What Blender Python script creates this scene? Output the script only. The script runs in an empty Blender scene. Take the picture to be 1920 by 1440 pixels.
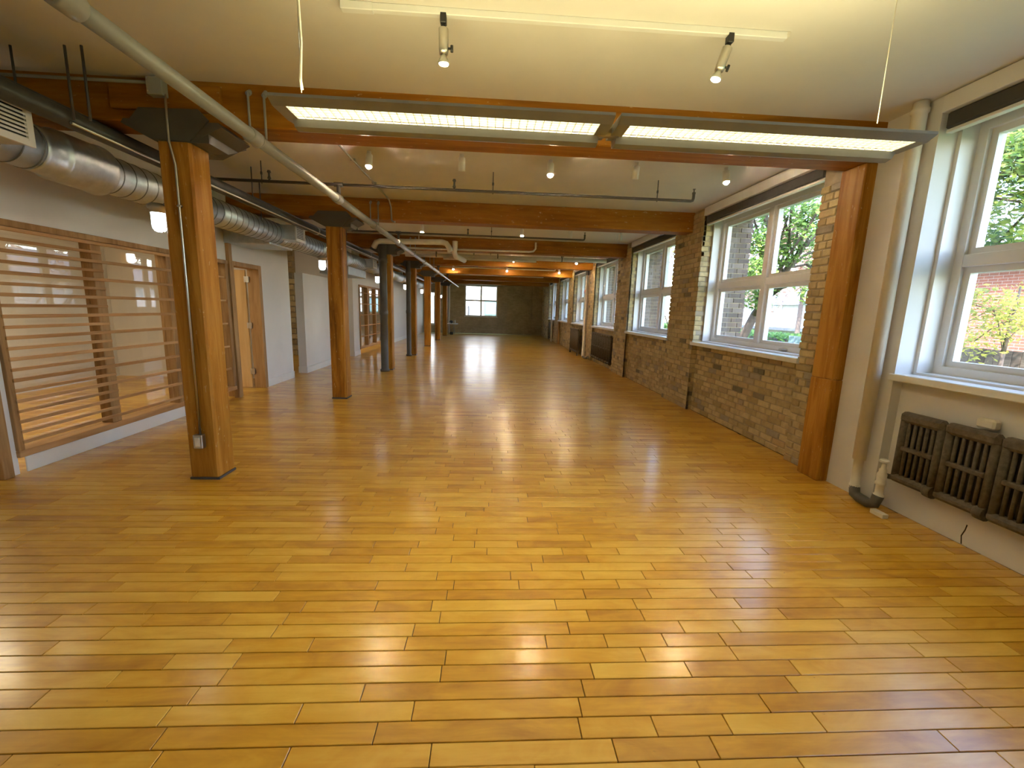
import bpy, math, random
from mathutils import Vector, Matrix

random.seed(7)
scene = bpy.context.scene
COL = scene.collection
PI = math.pi

# ---------------------------------------------------------------- camera, world, sun, exposure
F_PX, PITCH, YAW, ROLL, CAM_H = 804.44, 0.1709, 0.0581, 0.0311, 1.5047
cam_d = bpy.data.cameras.new('camera')
cam_d.sensor_fit = 'HORIZONTAL'
cam_d.sensor_width = 36.0
cam_d.lens = F_PX / 1920 * 36.0
cam_d.clip_start = 0.05
cam_d.clip_end = 300
cam = bpy.data.objects.new('camera', cam_d)
COL.objects.link(cam)
_r0 = Vector((math.cos(YAW), -math.sin(YAW), 0))
_f0 = Vector((math.sin(YAW), math.cos(YAW), 0))
_fw = _f0 * math.cos(PITCH) - Vector((0, 0, 1)) * math.sin(PITCH)
_up = _f0 * math.sin(PITCH) + Vector((0, 0, 1)) * math.cos(PITCH)
_R = _r0 * math.cos(ROLL) + _up * math.sin(ROLL)
_U = _up * math.cos(ROLL) - _r0 * math.sin(ROLL)
m = Matrix((( _R.x, _U.x, -_fw.x, 0), (_R.y, _U.y, -_fw.y, 0), (_R.z, _U.z, -_fw.z, CAM_H), (0, 0, 0, 1)))
cam.matrix_world = m
scene.camera = cam

world = bpy.data.worlds.new('sky')
scene.world = world
world.use_nodes = True
wn = world.node_tree.nodes
wl = world.node_tree.links
wn.clear()
sky = wn.new('ShaderNodeTexSky')
sky.sky_type = 'NISHITA'
sky.sun_disc = False
sky.sun_elevation = math.radians(40)
sky.sun_rotation = math.radians(214)
bg = wn.new('ShaderNodeBackground')
bg.inputs[1].default_value = 1.6
wo = wn.new('ShaderNodeOutputWorld')
wl.new(sky.outputs[0], bg.inputs[0])
wl.new(bg.outputs[0], wo.inputs[0])

sun_d = bpy.data.lights.new('sun', 'SUN')
sun_d.energy = 7.5
sun_d.angle = math.radians(0.6)
sun_d.color = (1.0, 0.94, 0.84)
sun = bpy.data.objects.new('sun', sun_d)
COL.objects.link(sun)
sun.location = (-20, -20, 30)
sun.rotation_euler = Vector((0.55, 0.80, -0.80)).to_track_quat('-Z', 'Y').to_euler()

vs = scene.view_settings
vs.view_transform = 'Standard'
vs.look = 'None'
vs.exposure = 0.80
vs.gamma = 1.0
vs.use_curve_mapping = False
scene.cycles.max_bounces = 7
scene.cycles.diffuse_bounces = 4
scene.cycles.glossy_bounces = 3
scene.cycles.transparent_max_bounces = 10
scene.cycles.sample_clamp_indirect = 6.0
scene.cycles.use_light_tree = False
scene.cycles.caustics_reflective = False
scene.cycles.caustics_refractive = False

# ---------------------------------------------------------------- materials
class N:
    def __init__(s, name):
        s.m = bpy.data.materials.new(name)
        s.m.use_nodes = True
        s.t = s.m.node_tree
        s.b = s.t.nodes['Principled BSDF']
        s.o = s.t.nodes['Material Output']
    def n(s, typ, **kw):
        nd = s.t.nodes.new(typ)
        for k, v in kw.items():
            setattr(nd, k, v)
        return nd
    def l(s, a, b):
        s.t.links.new(a, b)
    def coord(s, which='Object'):
        return s.n('ShaderNodeTexCoord').outputs[which]
    def mapping(s, vec, scale=(1, 1, 1), loc=None):
        mp = s.n('ShaderNodeMapping')
        s.l(vec, mp.inputs['Vector'])
        mp.inputs['Scale'].default_value = scale
        if loc is not None:
            s.l(loc, mp.inputs['Location'])
        return mp.outputs[0]
    def noise(s, vec, scale=5, detail=4, rough=0.6, dist=0.0):
        t = s.n('ShaderNodeTexNoise')
        s.l(vec, t.inputs['Vector'])
        t.inputs['Scale'].default_value = scale
        t.inputs['Detail'].default_value = detail
        t.inputs['Roughness'].default_value = rough
        t.inputs['Distortion'].default_value = dist
        return t.outputs['Fac']
    def ramp(s, fac, stops):
        r = s.n('ShaderNodeValToRGB')
        s.l(fac, r.inputs[0])
        el = r.color_ramp.elements
        while len(el) < len(stops):
            el.new(0.5)
        for e, (p, c) in zip(el, stops):
            e.position = p
            e.color = (c[0], c[1], c[2], 1) if not isinstance(c, (int, float)) else (c, c, c, 1)
        return r.outputs[0]
    def mix(s, fac, a, b, mode='MIX'):
        x = s.n('ShaderNodeMix', data_type='RGBA', blend_type=mode)
        for sock, v in ((x.inputs[0], fac), (x.inputs[6], a), (x.inputs[7], b)):
            if hasattr(v, 'default_value') or hasattr(v, 'is_linked'):
                s.l(v, sock)
            elif isinstance(v, (int, float)):
                sock.default_value = v
            else:
                sock.default_value = (v[0], v[1], v[2], 1)
        return x.outputs[2]
    def math(s, op, a, b=0.0):
        x = s.n('ShaderNodeMath', operation=op)
        for i, v in enumerate((a, b)):
            if hasattr(v, 'is_linked'):
                s.l(v, x.inputs[i])
            else:
                x.inputs[i].default_value = v
        return x.outputs[0]
    def bump(s, h, strength=0.3, dist=0.01):
        b = s.n('ShaderNodeBump')
        b.inputs['Strength'].default_value = strength
        b.inputs['Distance'].default_value = dist
        s.l(h, b.inputs['Height'])
        s.l(b.outputs[0], s.b.inputs['Normal'])
    def set(s, color=None, rough=None, metal=None, **kw):
        if color is not None:
            if hasattr(color, 'is_linked'):
                s.l(color, s.b.inputs['Base Color'])
            else:
                s.b.inputs['Base Color'].default_value = (*color, 1)
        if rough is not None:
            if hasattr(rough, 'is_linked'):
                s.l(rough, s.b.inputs['Roughness'])
            else:
                s.b.inputs['Roughness'].default_value = rough
        if metal is not None:
            s.b.inputs['Metallic'].default_value = metal
        for k, v in kw.items():
            s.b.inputs[k.replace('_', ' ')].default_value = v
        return s.m

def mat_paint(name, col, rough=0.6, var=0.06, scale=3.0, bump=0.05):
    s = N(name)
    c = s.coord()
    f = s.noise(c, scale, 5)
    lo = tuple(max(0, x * (1 - var)) for x in col)
    hi = tuple(min(1, x * (1 + var)) for x in col)
    s.set(s.ramp(f, [(0.3, lo), (0.7, hi)]), rough)
    if bump:
        s.bump(s.noise(c, 60, 3), bump, 0.004)
    return s.m

def mat_wood(name, dark, mid, light, scale=(1.5, 22, 22), rough=0.5, rnd='object', spread=0.35, bump=0.15, coat=0.0, pocks=None):
    s = N(name)
    if rnd == 'object':
        r = s.n('ShaderNodeObjectInfo').outputs['Random']
    else:
        r = s.n('ShaderNodeNewGeometry').outputs['Random Per Island']
    off = s.n('ShaderNodeCombineXYZ')
    for i in range(3):
        s.l(s.math('MULTIPLY', r, (37.0, 91.0, 53.0)[i]), off.inputs[i])
    v = s.mapping(s.coord(), scale, off.outputs[0])
    g = s.noise(v, 1.0, 6, 0.62, 0.6)
    big = s.noise(s.mapping(s.coord(), tuple(x * 0.25 for x in scale), off.outputs[0]), 1.0, 3, 0.5, 0.4)
    f = s.math('ADD', s.math('MULTIPLY', g, 0.62), s.math('MULTIPLY', big, 0.38))
    f = s.math('ADD', f, s.math('MULTIPLY', s.math('SUBTRACT', r, 0.5), spread))
    c = s.ramp(f, [(0.36, dark), (0.5, mid), (0.64, light)])
    if pocks is not None:
        k = s.noise(s.mapping(s.coord(), tuple(9.0 if x > 5 else 3.0 for x in scale), off.outputs[0]), 3.6, 4, 0.7)
        c = s.mix(s.ramp(k, [(0.645, 0.0), (0.675, 0.7)]), c, pocks)
    s.set(c, rough)
    s.b.inputs['Specular IOR Level'].default_value = 0.22
    if coat:
        s.b.inputs['Coat Weight'].default_value = coat
        s.b.inputs['Coat Roughness'].default_value = 0.16
    if bump:
        s.bump(g, bump, 0.004)
    return s.m

def mat_brick_piece(name, stops, rnd, rough=0.9):
    s = N(name)
    if rnd == 'object':
        r = s.n('ShaderNodeObjectInfo').outputs['Random']
    else:
        r = s.n('ShaderNodeNewGeometry').outputs['Random Per Island']
    geo = s.n('ShaderNodeNewGeometry').outputs['Position']
    c = s.ramp(r, stops)
    c = s.mix(0.35, c, s.ramp(s.noise(geo, 14, 6, 0.7), [(0.3, 0.25), (0.7, 0.95)]), 'MULTIPLY')
    # soot and damp blotches of their own shape
    blot = s.noise(geo, 1.7, 5, 0.65)
    c = s.mix(s.ramp(blot, [(0.58, 0.0), (0.75, 0.45)]), c, (0.12, 0.10, 0.07))
    s.set(c, rough)
    s.bump(s.noise(geo, 55, 5, 0.7), 0.5, 0.006)
    return s.m

def mat_brickwork(name, c1, c2, mortar, bw=0.22, bh=0.075, rough=0.9, plane='YZ'):
    s = N(name)
    geo = s.n('ShaderNodeNewGeometry').outputs['Position']
    sep = s.n('ShaderNodeSeparateXYZ')
    s.l(geo, sep.inputs[0])
    com = s.n('ShaderNodeCombineXYZ')
    s.l(sep.outputs['XYZ'.index(plane[0])], com.inputs[0])
    s.l(sep.outputs['XYZ'.index(plane[1])], com.inputs[1])
    t = s.n('ShaderNodeTexBrick')
    s.l(com.outputs[0], t.inputs['Vector'])
    t.inputs['Color1'].default_value = (*c1, 1)
    t.inputs['Color2'].default_value = (*c2, 1)
    t.inputs['Mortar'].default_value = (*mortar, 1)
    t.inputs['Scale'].default_value = 1.0
    t.inputs['Mortar Size'].default_value = 0.006
    t.inputs['Brick Width'].default_value = bw
    t.inputs['Row Height'].default_value = bh
    c = s.mix(0.5, t.outputs['Color'], s.ramp(s.noise(geo, 2.2, 6, 0.7), [(0.3, 0.35), (0.7, 1.0)]), 'MULTIPLY')
    s.set(c, rough)
    s.bump(t.outputs['Fac'], -0.4, 0.01)
    return s.m

def mat_plain(name, col, rough=0.5, metal=0.0, **kw):
    s = N(name)
    c = s.coord()
    f = s.noise(c, 9, 4)
    s.set(s.ramp(f, [(0.3, tuple(x * 0.9 for x in col)), (0.7, tuple(min(1, x * 1.08) for x in col))]), rough, metal, **kw)
    return s.m

def mat_emit(name, col, strength):
    s = N(name)
    s.set((0.8, 0.8, 0.8), 0.4)
    s.b.inputs['Emission Color'].default_value = (*col, 1)
    s.b.inputs['Emission Strength'].default_value = strength
    return s.m

def mat_glass(name, tint=(1, 1, 1), base=0.04):
    s = N(name)
    lw = s.n('ShaderNodeLayerWeight')
    lw.inputs[0].default_value = 0.5
    f5 = s.math('POWER', lw.outputs['Facing'], 5.0)
    f = s.math('ADD', s.math('MULTIPLY', f5, 1 - base), base)
    tr = s.n('ShaderNodeBsdfTransparent')
    tr.inputs[0].default_value = (*tint, 1)
    gl = s.n('ShaderNodeBsdfGlossy')
    gl.inputs['Roughness'].default_value = 0.01
    mx = s.n('ShaderNodeMixShader')
    s.l(f, mx.inputs[0])
    s.l(tr.outputs[0], mx.inputs[1])
    s.l(gl.outputs[0], mx.inputs[2])
    s.l(mx.outputs[0], s.o.inputs[0])
    return s.m

M = {}
FLOOR_STOPS = ((0.42, 0.185, 0.011), (0.66, 0.345, 0.027), (0.80, 0.50, 0.075))
def mat_floor(name, rnd):
    s = N(name)
    if rnd == 'object':
        r = s.n('ShaderNodeObjectInfo').outputs['Random']
    else:
        r = s.n('ShaderNodeNewGeometry').outputs['Random Per Island']
    off = s.n('ShaderNodeCombineXYZ')
    for i in range(3):
        s.l(s.math('MULTIPLY', r, (37.0, 91.0, 53.0)[i]), off.inputs[i])
    geo = s.n('ShaderNodeNewGeometry').outputs['Position']
    v = s.mapping(geo, (2.0, 26, 26), off.outputs[0])
    g = s.noise(v, 1.0, 5, 0.6, 0.5)
    cloud = s.noise(s.mapping(geo, (3.2, 8.0, 8.0), off.outputs[0]), 1.0, 4, 0.6, 0.8)
    f = s.math('ADD', s.math('MULTIPLY', g, 0.35), s.math('MULTIPLY', cloud, 0.65))
    f = s.math('ADD', f, s.math('MULTIPLY', s.math('SUBTRACT', r, 0.5), 0.30))
    c = s.ramp(f, [(0.2, FLOOR_STOPS[0]), (0.48, FLOOR_STOPS[1]), (0.75, FLOOR_STOPS[2])])
    # worn, sanded-pale areas and small dark dents
    k = s.noise(s.mapping(geo, (9, 14, 9), off.outputs[0]), 1.6, 4, 0.7)
    c = s.mix(s.ramp(k, [(0.70, 0.0), (0.76, 0.6)]), c, (0.16, 0.07, 0.02))
    s.set(c, s.ramp(s.noise(geo, 1.1, 4), [(0.3, 0.30), (0.7, 0.42)]))
    s.b.inputs['Coat Weight'].default_value = 0.7
    s.b.inputs['Coat Roughness'].default_value = 0.19
    wav = s.noise(s.mapping(geo, (2.0, 5.0, 1.0)), 1.0, 2, 0.5)
    s.bump(s.math('ADD', s.math('MULTIPLY', wav, 1.0), s.math('MULTIPLY', g, 0.04)), 0.05, 0.02)
    return s.m
M['plank'] = mat_floor('maple_plank', 'object')
M['planks'] = mat_floor('maple_floor', 'island')
M['joint'] = mat_plain('floor_joint_dirt', (0.05, 0.03, 0.015), 0.9)
M['beam'] = mat_wood('fir_beam', (0.19, 0.068, 0.003), (0.30, 0.115, 0.006), (0.40, 0.17, 0.014), (1.2, 14, 14), 0.55, spread=0.1, pocks=(0.55, 0.40, 0.2))
M['post'] = mat_wood('fir_post', (0.15, 0.052, 0.004), (0.36, 0.150, 0.014), (0.50, 0.25, 0.04), (14, 14, 1.2), 0.55, spread=0.15, pocks=(0.56, 0.40, 0.18))
M['oak_v'] = mat_wood('casing_wood', (0.24, 0.13, 0.05), (0.36, 0.21, 0.085), (0.46, 0.28, 0.125), (18, 18, 1.5), 0.5, spread=0.1)
M['slat'] = mat_wood('slat_wood', (0.34, 0.18, 0.07), (0.47, 0.27, 0.115), (0.56, 0.34, 0.16), (18, 1.5, 18), 0.5, spread=0.2)
M['maple_door'] = mat_wood('maple_veneer', (0.52, 0.33, 0.13), (0.62, 0.42, 0.19), (0.68, 0.48, 0.24), (9, 9, 0.8), 0.4, spread=0.05, bump=0.03)
M['ceiling'] = mat_paint('ceiling_plaster', (0.72, 0.68, 0.62), 0.85, 0.04, 1.5, 0.04)
M['white'] = mat_paint('white_wall_paint', (0.74, 0.72, 0.69), 0.6, 0.03, 2.0, 0.05)
M['trim'] = mat_paint('white_trim_paint', (0.78, 0.77, 0.74), 0.35, 0.02, 4.0, 0.0)
M['cream'] = mat_paint('cream_pipe_paint', (0.74, 0.69, 0.58), 0.4, 0.05, 6.0, 0.08)
M['steel'] = mat_paint('grey_steel_paint', (0.085, 0.08, 0.068), 0.55, 0.12, 8.0, 0.05)
M['pipe'] = mat_paint('grey_pipe_paint', (0.30, 0.30, 0.28), 0.35, 0.08, 8.0, 0.03)
M['darkpipe'] = mat_paint('charcoal_pipe', (0.065, 0.065, 0.07), 0.4, 0.15, 8.0, 0.03)
M['iron'] = mat_paint('rusty_cast_iron', (0.10, 0.082, 0.060), 0.8, 0.35, 30.0, 0.6)
M['chrome'] = mat_plain('zinc_conduit', (0.58, 0.58, 0.55), 0.32, 1.0)
M['black'] = mat_plain('black_plastic', (0.015, 0.015, 0.016), 0.4)
M['fabric'] = mat_plain('charcoal_blind_fabric', (0.06, 0.058, 0.055), 0.9)
M['brushed'] = mat_plain('brushed_metal', (0.55, 0.52, 0.46), 0.35, 1.0)
def mat_duct():
    s = N('galvanised_steel')
    c = s.coord()
    f = s.noise(s.mapping(c, (6, 6, 6)), 2.0, 5, 0.7)
    s.set(s.ramp(f, [(0.3, (0.46, 0.51, 0.54)), (0.7, (0.64, 0.69, 0.71))]), s.ramp(f, [(0.3, 0.36), (0.7, 0.50)]), 0.9)
    return s.m
M['duct'] = mat_duct()
M['seam'] = mat_plain('duct_seam_steel', (0.16, 0.17, 0.17), 0.5, 0.8)
M['glass'] = mat_glass('window_glass')
M['screen_glass'] = mat_glass('screen_glass', (0.97, 0.97, 0.95), 0.055)
BUFF = [(0.0, (0.44, 0.33, 0.16)), (0.3, (0.60, 0.47, 0.24)), (0.65, (0.68, 0.54, 0.28)), (0.88, (0.55, 0.39, 0.20)), (0.95, (0.42, 0.36, 0.26)), (1.0, (0.20, 0.17, 0.11))]
M['brick'] = mat_brick_piece('buff_brick', BUFF, 'object')
M['bricks'] = mat_brick_piece('buff_brick_run', BUFF, 'island')
M['mortar'] = mat_paint('lime_mortar', (0.38, 0.31, 0.20), 0.95, 0.2, 9.0, 0.3)
DARKB = [(0.0, (0.10, 0.075, 0.06)), (0.5, (0.16, 0.11, 0.085)), (1.0, (0.20, 0.15, 0.12))]
M['darkbricks'] = mat_brick_piece('dark_outer_brick', DARKB, 'island')
M['farbrick'] = mat_brickwork('buff_far_brickwork', (0.60, 0.49, 0.29), (0.50, 0.40, 0.23), (0.44, 0.36, 0.22), plane='XZ')
M['redbrick'] = mat_brickwork('red_house_brick', (0.42, 0.16, 0.10), (0.34, 0.12, 0.08), (0.5, 0.42, 0.36))
M['tube'] = mat_emit('fluorescent_tube', (1.0, 0.87, 0.40), 13.0)
M['diffuser'] = mat_emit('lamp_diffuser', (1.0, 0.88, 0.50), 19.0)
M['jar'] = mat_emit('cool_lamp_jar', (0.92, 0.96, 1.0), 8.0)
M['bulb'] = mat_emit('halogen_bulb', (1.0, 0.77, 0.52), 620.0)
M['leaf'] = None
def mat_leaf(name, a, b):
    s = N(name)
    r = s.n('ShaderNodeNewGeometry').outputs['Random Per Island']
    s.set(s.ramp(r, [(0.0, a), (1.0, b)]), 0.6)
    s.b.inputs['Subsurface Weight'].default_value = 0.0
    tr = s.n('ShaderNodeBsdfTranslucent')
    s.l(s.ramp(r, [(0.0, tuple(x * 1.3 for x in a)), (1.0, tuple(x * 1.3 for x in b))]), tr.inputs[0])
    mx = s.n('ShaderNodeMixShader')
    mx.inputs[0].default_value = 0.35
    s.l(s.b.outputs[0], mx.inputs[1])
    s.l(tr.outputs[0], mx.inputs[2])
    s.l(mx.outputs[0], s.o.inputs[0])
    return s.m
M['leaf'] = mat_leaf('green_leaf', (0.05, 0.13, 0.02), (0.22, 0.33, 0.06))
M['leaf_y'] = mat_leaf('yellowing_leaf', (0.20, 0.24, 0.04), (0.48, 0.42, 0.08))
M['leaf_r'] = mat_leaf('russet_leaf', (0.25, 0.13, 0.09), (0.50, 0.36, 0.28))
M['leaf_m'] = mat_leaf('mixed_leaf', (0.07, 0.17, 0.03), (0.36, 0.40, 0.08))
M['hedge'] = mat_leaf('hedge_leaf', (0.06, 0.17, 0.03), (0.20, 0.36, 0.08))
M['bark'] = mat_paint('bark', (0.10, 0.075, 0.06), 0.9, 0.3, 12, 0.5)
M['ground'] = mat_paint('lawn_ground', (0.10, 0.17, 0.05), 0.95, 0.3, 3, 0.3)
M['road'] = mat_paint('pale_concrete', (0.55, 0.54, 0.52), 0.9, 0.1, 2, 0.1)
M['shingle'] = mat_paint('roof_shingle', (0.20, 0.20, 0.22), 0.9, 0.3, 12, 0.3)
M['fence'] = mat_wood('fence_wood', (0.09, 0.07, 0.06), (0.15, 0.12, 0.10), (0.2, 0.16, 0.13), (2, 2, 18), 0.8)
M['stucco'] = mat_paint('white_stucco', (0.62, 0.61, 0.60), 0.8, 0.03)
M['teal'] = mat_plain('teal_shutter', (0.10, 0.22, 0.24), 0.4)
M['bluepane'] = mat_plain('house_pane', (0.25, 0.38, 0.45), 0.1)

# ---------------------------------------------------------------- mesh helpers
ORG = {}
class MB:
    def __init__(s):
        s.v = []
        s.f = []
        s.sm = []
    def add(s, vs, fs, smooth=False):
        o = len(s.v)
        s.v += [tuple(x) for x in vs]
        s.f += [tuple(o + i for i in f) for f in fs]
        s.sm += [smooth] * len(fs)
        return s
    def box(s, x0, x1, y0, y1, z0, z1):
        x0, x1 = min(x0, x1), max(x0, x1)
        y0, y1 = min(y0, y1), max(y0, y1)
        z0, z1 = min(z0, z1), max(z0, z1)
        v = [(x, y, z) for x in (x0, x1) for y in (y0, y1) for z in (z0, z1)]
        return s.add(v, [(0, 1, 3, 2), (4, 6, 7, 5), (0, 4, 5, 1), (2, 3, 7, 6), (0, 2, 6, 4), (1, 5, 7, 3)])
    def bbox(s, x0, x1, y0, y1, z0, z1, b=0.004):
        # box with chamfered edges
        x0, x1 = min(x0, x1), max(x0, x1)
        y0, y1 = min(y0, y1), max(y0, y1)
        z0, z1 = min(z0, z1), max(z0, z1)
        b = min(b, (x1 - x0) * .45, (y1 - y0) * .45, (z1 - z0) * .45)
        import itertools
        lo, hi = (x0, y0, z0), (x1, y1, z1)
        v = []
        idx = {}
        for c in itertools.product((0, 1), repeat=3):
            for ax in range(3):
                p = []
                for k in range(3):
                    e = hi[k] if c[k] else lo[k]
                    if k != ax:
                        e += -b if c[k] else b
                    p.append(e)
                idx[(c, ax)] = len(v)
                v.append(tuple(p))
        f = []
        for ax in range(3):
            o = [k for k in range(3) if k != ax]
            for sd in (0, 1):
                q = []
                for a, bb in ((0, 0), (1, 0), (1, 1), (0, 1)):
                    c = [0, 0, 0]
                    c[ax] = sd
                    c[o[0]] = a
                    c[o[1]] = bb
                    q.append(idx[(tuple(c), ax)])
                flip = (sd == 0) ^ (ax == 1)
                f.append(tuple(q[::-1]) if flip else tuple(q))
        cen = [(lo[k] + hi[k]) / 2 for k in range(3)]
        def orient(q):
            a, b_, c_ = (Vector(v[i]) for i in q[:3])
            n = (b_ - a).cross(c_ - a)
            m_ = sum((Vector(v[i]) for i in q), Vector()) / len(q)
            return q if n.dot(m_ - Vector(cen)) > 0 else q[::-1]
        for ax in range(3):
            o = [k for k in range(3) if k != ax]
            for a in (0, 1):
                for bb in (0, 1):
                    c0 = [0, 0, 0]
                    c1 = [0, 0, 0]
                    c0[o[0]] = c1[o[0]] = a
                    c0[o[1]] = c1[o[1]] = bb
                    c1[ax] = 1
                    f.append((idx[(tuple(c0), o[0])], idx[(tuple(c1), o[0])], idx[(tuple(c1), o[1])], idx[(tuple(c0), o[1])]))
        for c in itertools.product((0, 1), repeat=3):
            f.append((idx[(c, 0)], idx[(c, 1)], idx[(c, 2)]))
        return s.add(v, [orient(q) for q in f])
    def lathe(s, p0, p1, prof, n=20, caps=True):
        # prof: (t along p0->p1 in metres, radius)
        p0, p1 = Vector(p0), Vector(p1)
        d = (p1 - p0).normalized()
        a = d.orthogonal().normalized()
        b = d.cross(a)
        v = []
        for t, r in prof:
            for i in range(n):
                w = 2 * PI * i / n
                v.append(p0 + d * t + (a * math.cos(w) + b * math.sin(w)) * r)
        f = []
        for k in range(len(prof) - 1):
            for i in range(n):
                j = (i + 1) % n
                f.append((k * n + i, k * n + j, (k + 1) * n + j, (k + 1) * n + i))
        s.add(v, f, True)
        if caps:
            o = len(s.v) - len(v)
            s.f.append(tuple(o + i for i in range(n))[::-1])
            s.f.append(tuple(o + (len(prof) - 1) * n + i for i in range(n)))
            s.sm += [False, False]
        return s
    def cyl(s, p0, p1, r, n=16, r1=None):
        L = (Vector(p1) - Vector(p0)).length
        return s.lathe(p0, p1, [(0, r), (L, r if r1 is None else r1)], n)
    def tube(s, pts, r, n=10):
        pts = [Vector(p) for p in pts]
        v = []
        a = None
        for i, p in enumerate(pts):
            if i == 0:
                d = pts[1] - p
            elif i == len(pts) - 1:
                d = p - pts[i - 1]
            else:
                d = (pts[i + 1] - p).normalized() + (p - pts[i - 1]).normalized()
            d.normalize()
            a = d.orthogonal().normalized() if a is None else (a - d * a.dot(d)).normalized()
            b = d.cross(a)
            for k in range(n):
                w = 2 * PI * k / n
                v.append(p + (a * math.cos(w) + b * math.sin(w)) * r)
        f = []
        for k in range(len(pts) - 1):
            for i in range(n):
                j = (i + 1) % n
                f.append((k * n + i, k * n + j, (k + 1) * n + j, (k + 1) * n + i))
        s.add(v, f, True)
        o = len(s.v) - len(v)
        s.f.append(tuple(o + i for i in range(n))[::-1])
        s.f.append(tuple(o + (len(pts) - 1) * n + i for i in range(n)))
        s.sm += [False, False]
        return s
    def prism(s, poly, axis, a0, a1):
        # poly in the two other axes (in xyz order), extruded along axis
        n = len(poly)
        def P(p, a):
            q = list(p)
            q.insert(axis, a)
            return tuple(q)
        v = [P(p, a0) for p in poly] + [P(p, a1) for p in poly]
        f = [tuple(range(n)), tuple(range(2 * n - 1, n - 1, -1))]
        for i in range(n):
            j = (i + 1) % n
            f.append((i, n + i, n + j, j))
        return s.add(v, f)
    def sphere(s, c, r, n=14, m_=9, sz=1.0):
        v = [(c[0], c[1], c[2] - r * sz)]
        for k in range(1, m_):
            ph = -PI / 2 + PI * k / m_
            for i in range(n):
                w = 2 * PI * i / n
                v.append((c[0] + r * math.cos(ph) * math.cos(w), c[1] + r * math.cos(ph) * math.sin(w), c[2] + r * sz * math.sin(ph)))
        v.append((c[0], c[1], c[2] + r * sz))
        f = []
        for i in range(n):
            f.append((0, 1 + (i + 1) % n, 1 + i))
        for k in range(m_ - 2):
            for i in range(n):
                j = (i + 1) % n
                f.append((1 + k * n + i, 1 + k * n + j, 1 + (k + 1) * n + j, 1 + (k + 1) * n + i))
        t = len(v) - 1
        for i in range(n):
            f.append((t, 1 + (m_ - 2) * n + i, 1 + (m_ - 2) * n + (i + 1) % n))
        return s.add(v, f, True)
    def mesh(s, name, mat, org=(0, 0, 0)):
        me = bpy.data.meshes.new(name)
        o = org
        me.from_pydata([(x - o[0], y - o[1], z - o[2]) for x, y, z in s.v], [], s.f)
        me.polygons.foreach_set('use_smooth', s.sm)
        me.materials.append(M[mat] if isinstance(mat, str) else mat)
        import bmesh
        bm = bmesh.new()
        bm.from_mesh(me)
        bmesh.ops.recalc_face_normals(bm, faces=bm.faces)
        bm.to_mesh(me)
        bm.free()
        return me
    def build(s, name, mat, parent=None, base=None, label=None):
        org = ORG[parent.name] if parent is not None else (base or (0, 0, 0))
        ob = bpy.data.objects.new(name, s.mesh(name, mat, org))
        COL.objects.link(ob)
        if parent is not None:
            ob.parent = parent
        else:
            ob.location = org
        ORG[ob.name] = tuple(org)
        if label:
            ob['label'] = label
        return ob

def thing(name, label, cat, base, group=None):
    o = bpy.data.objects.new(name, None)
    o.empty_display_size = 0.1
    COL.objects.link(o)
    o.location = base
    ORG[o.name] = tuple(base)
    return tag(o, label, cat, group)
def tag(o, label, cat, group=None):
    o['label'] = label
    o['category'] = cat
    if group:
        o['group'] = group
    return o
def struct(o, label=None):
    o['kind'] = 'structure'
    if label:
        o['label'] = label
    return o
def sthing(name, base, label=None):
    o = bpy.data.objects.new(name, None)
    COL.objects.link(o)
    o.location = base
    ORG[o.name] = tuple(base)
    return struct(o, label)
def copy_tree(o, loc=None, label=None, parent=None, rename=None):
    c = o.copy()
    if rename:
        c.name = rename
    COL.objects.link(c)
    if parent is not None:
        c.parent = parent
    if loc is not None:
        c.location = loc
    w = c.location if parent is None else Vector(ORG[parent.name])
    ORG[c.name] = tuple(w)
    if label:
        c['label'] = label
    for ch in list(o.children):
        copy_tree(ch, parent=c)
    return c

# ---------------------------------------------------------------- dimensions
XL, XR = -3.96, 3.22              # faces of the left wall and of the right-hand piers
ZC, ZB = 3.108, 2.811             # ceiling, underside of the beams
BY0, BD, BAY = 3.648, 0.286, 3.35 # first beam front, depth, bay
YF, YB = 26.56, -4.0              # far wall, wall behind the camera
XO = -7.2                         # back of the side rooms
def byc(i):
    return BY0 + BD / 2 + BAY * i

# ---------------------------------------------------------------- floor
floor = struct(MB().box(XO - .1, 3.95, YB, YF + .1, -0.12, -0.012).build('floor', 'joint'), 'honey-coloured maple strip floor')
PW = 0.0835
cand = []
y = YB + .02
row = 0
while y < YF - PW:
    x = XO + random.uniform(0, .5)
    xend = XR + .08
    x = XO
    first = True
    while x < xend:
        L = random.choice((.28, .36, .42, .48, .56, .64, .74, .88))
        if first:
            L *= random.uniform(.3, 1)
            first = False
        x1 = min(x + L, xend)
        if x1 - x > .03:
            cand.append((x, x1, y))
        x = x1
    y += PW
def in_view(p):
    d = Vector(p) - Vector((0, 0, CAM_H))
    z = d.dot(_fw)
    if z < .2:
        return False
    u = F_PX * d.dot(_R) / z
    v = -F_PX * d.dot(_U) / z
    return abs(u) < 975 and abs(v) < 735
vis = [c for c in cand if any(in_view((xx, c[2] + PW / 2, 0)) for xx in (c[0], (c[0] + c[1]) / 2, c[1])) and c[2] < 6]
vis.sort(key=lambda c: c[2])
near = set(vis[:300])
pl_mesh = {}
for (x0, x1, yy) in vis[:300]:
    key = round(x1 - x0, 2)
    if key not in pl_mesh:
        b = MB().bbox(-key / 2 + .0016, key / 2 - .0016, -PW / 2 + .0019, PW / 2 - .0019, -.012, 0, .0018)
        pl_mesh[key] = b.mesh('plank', 'plank')
    o = bpy.data.objects.new('plank', pl_mesh[key])
    COL.objects.link(o)
    o.parent = floor
    o.location = ((x0 + x1) / 2, yy + PW / 2, random.uniform(-.0002, .0001))
    o.rotation_euler = (random.gauss(0, .0012), random.gauss(0, .0004), 0)
mb = MB()
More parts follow.
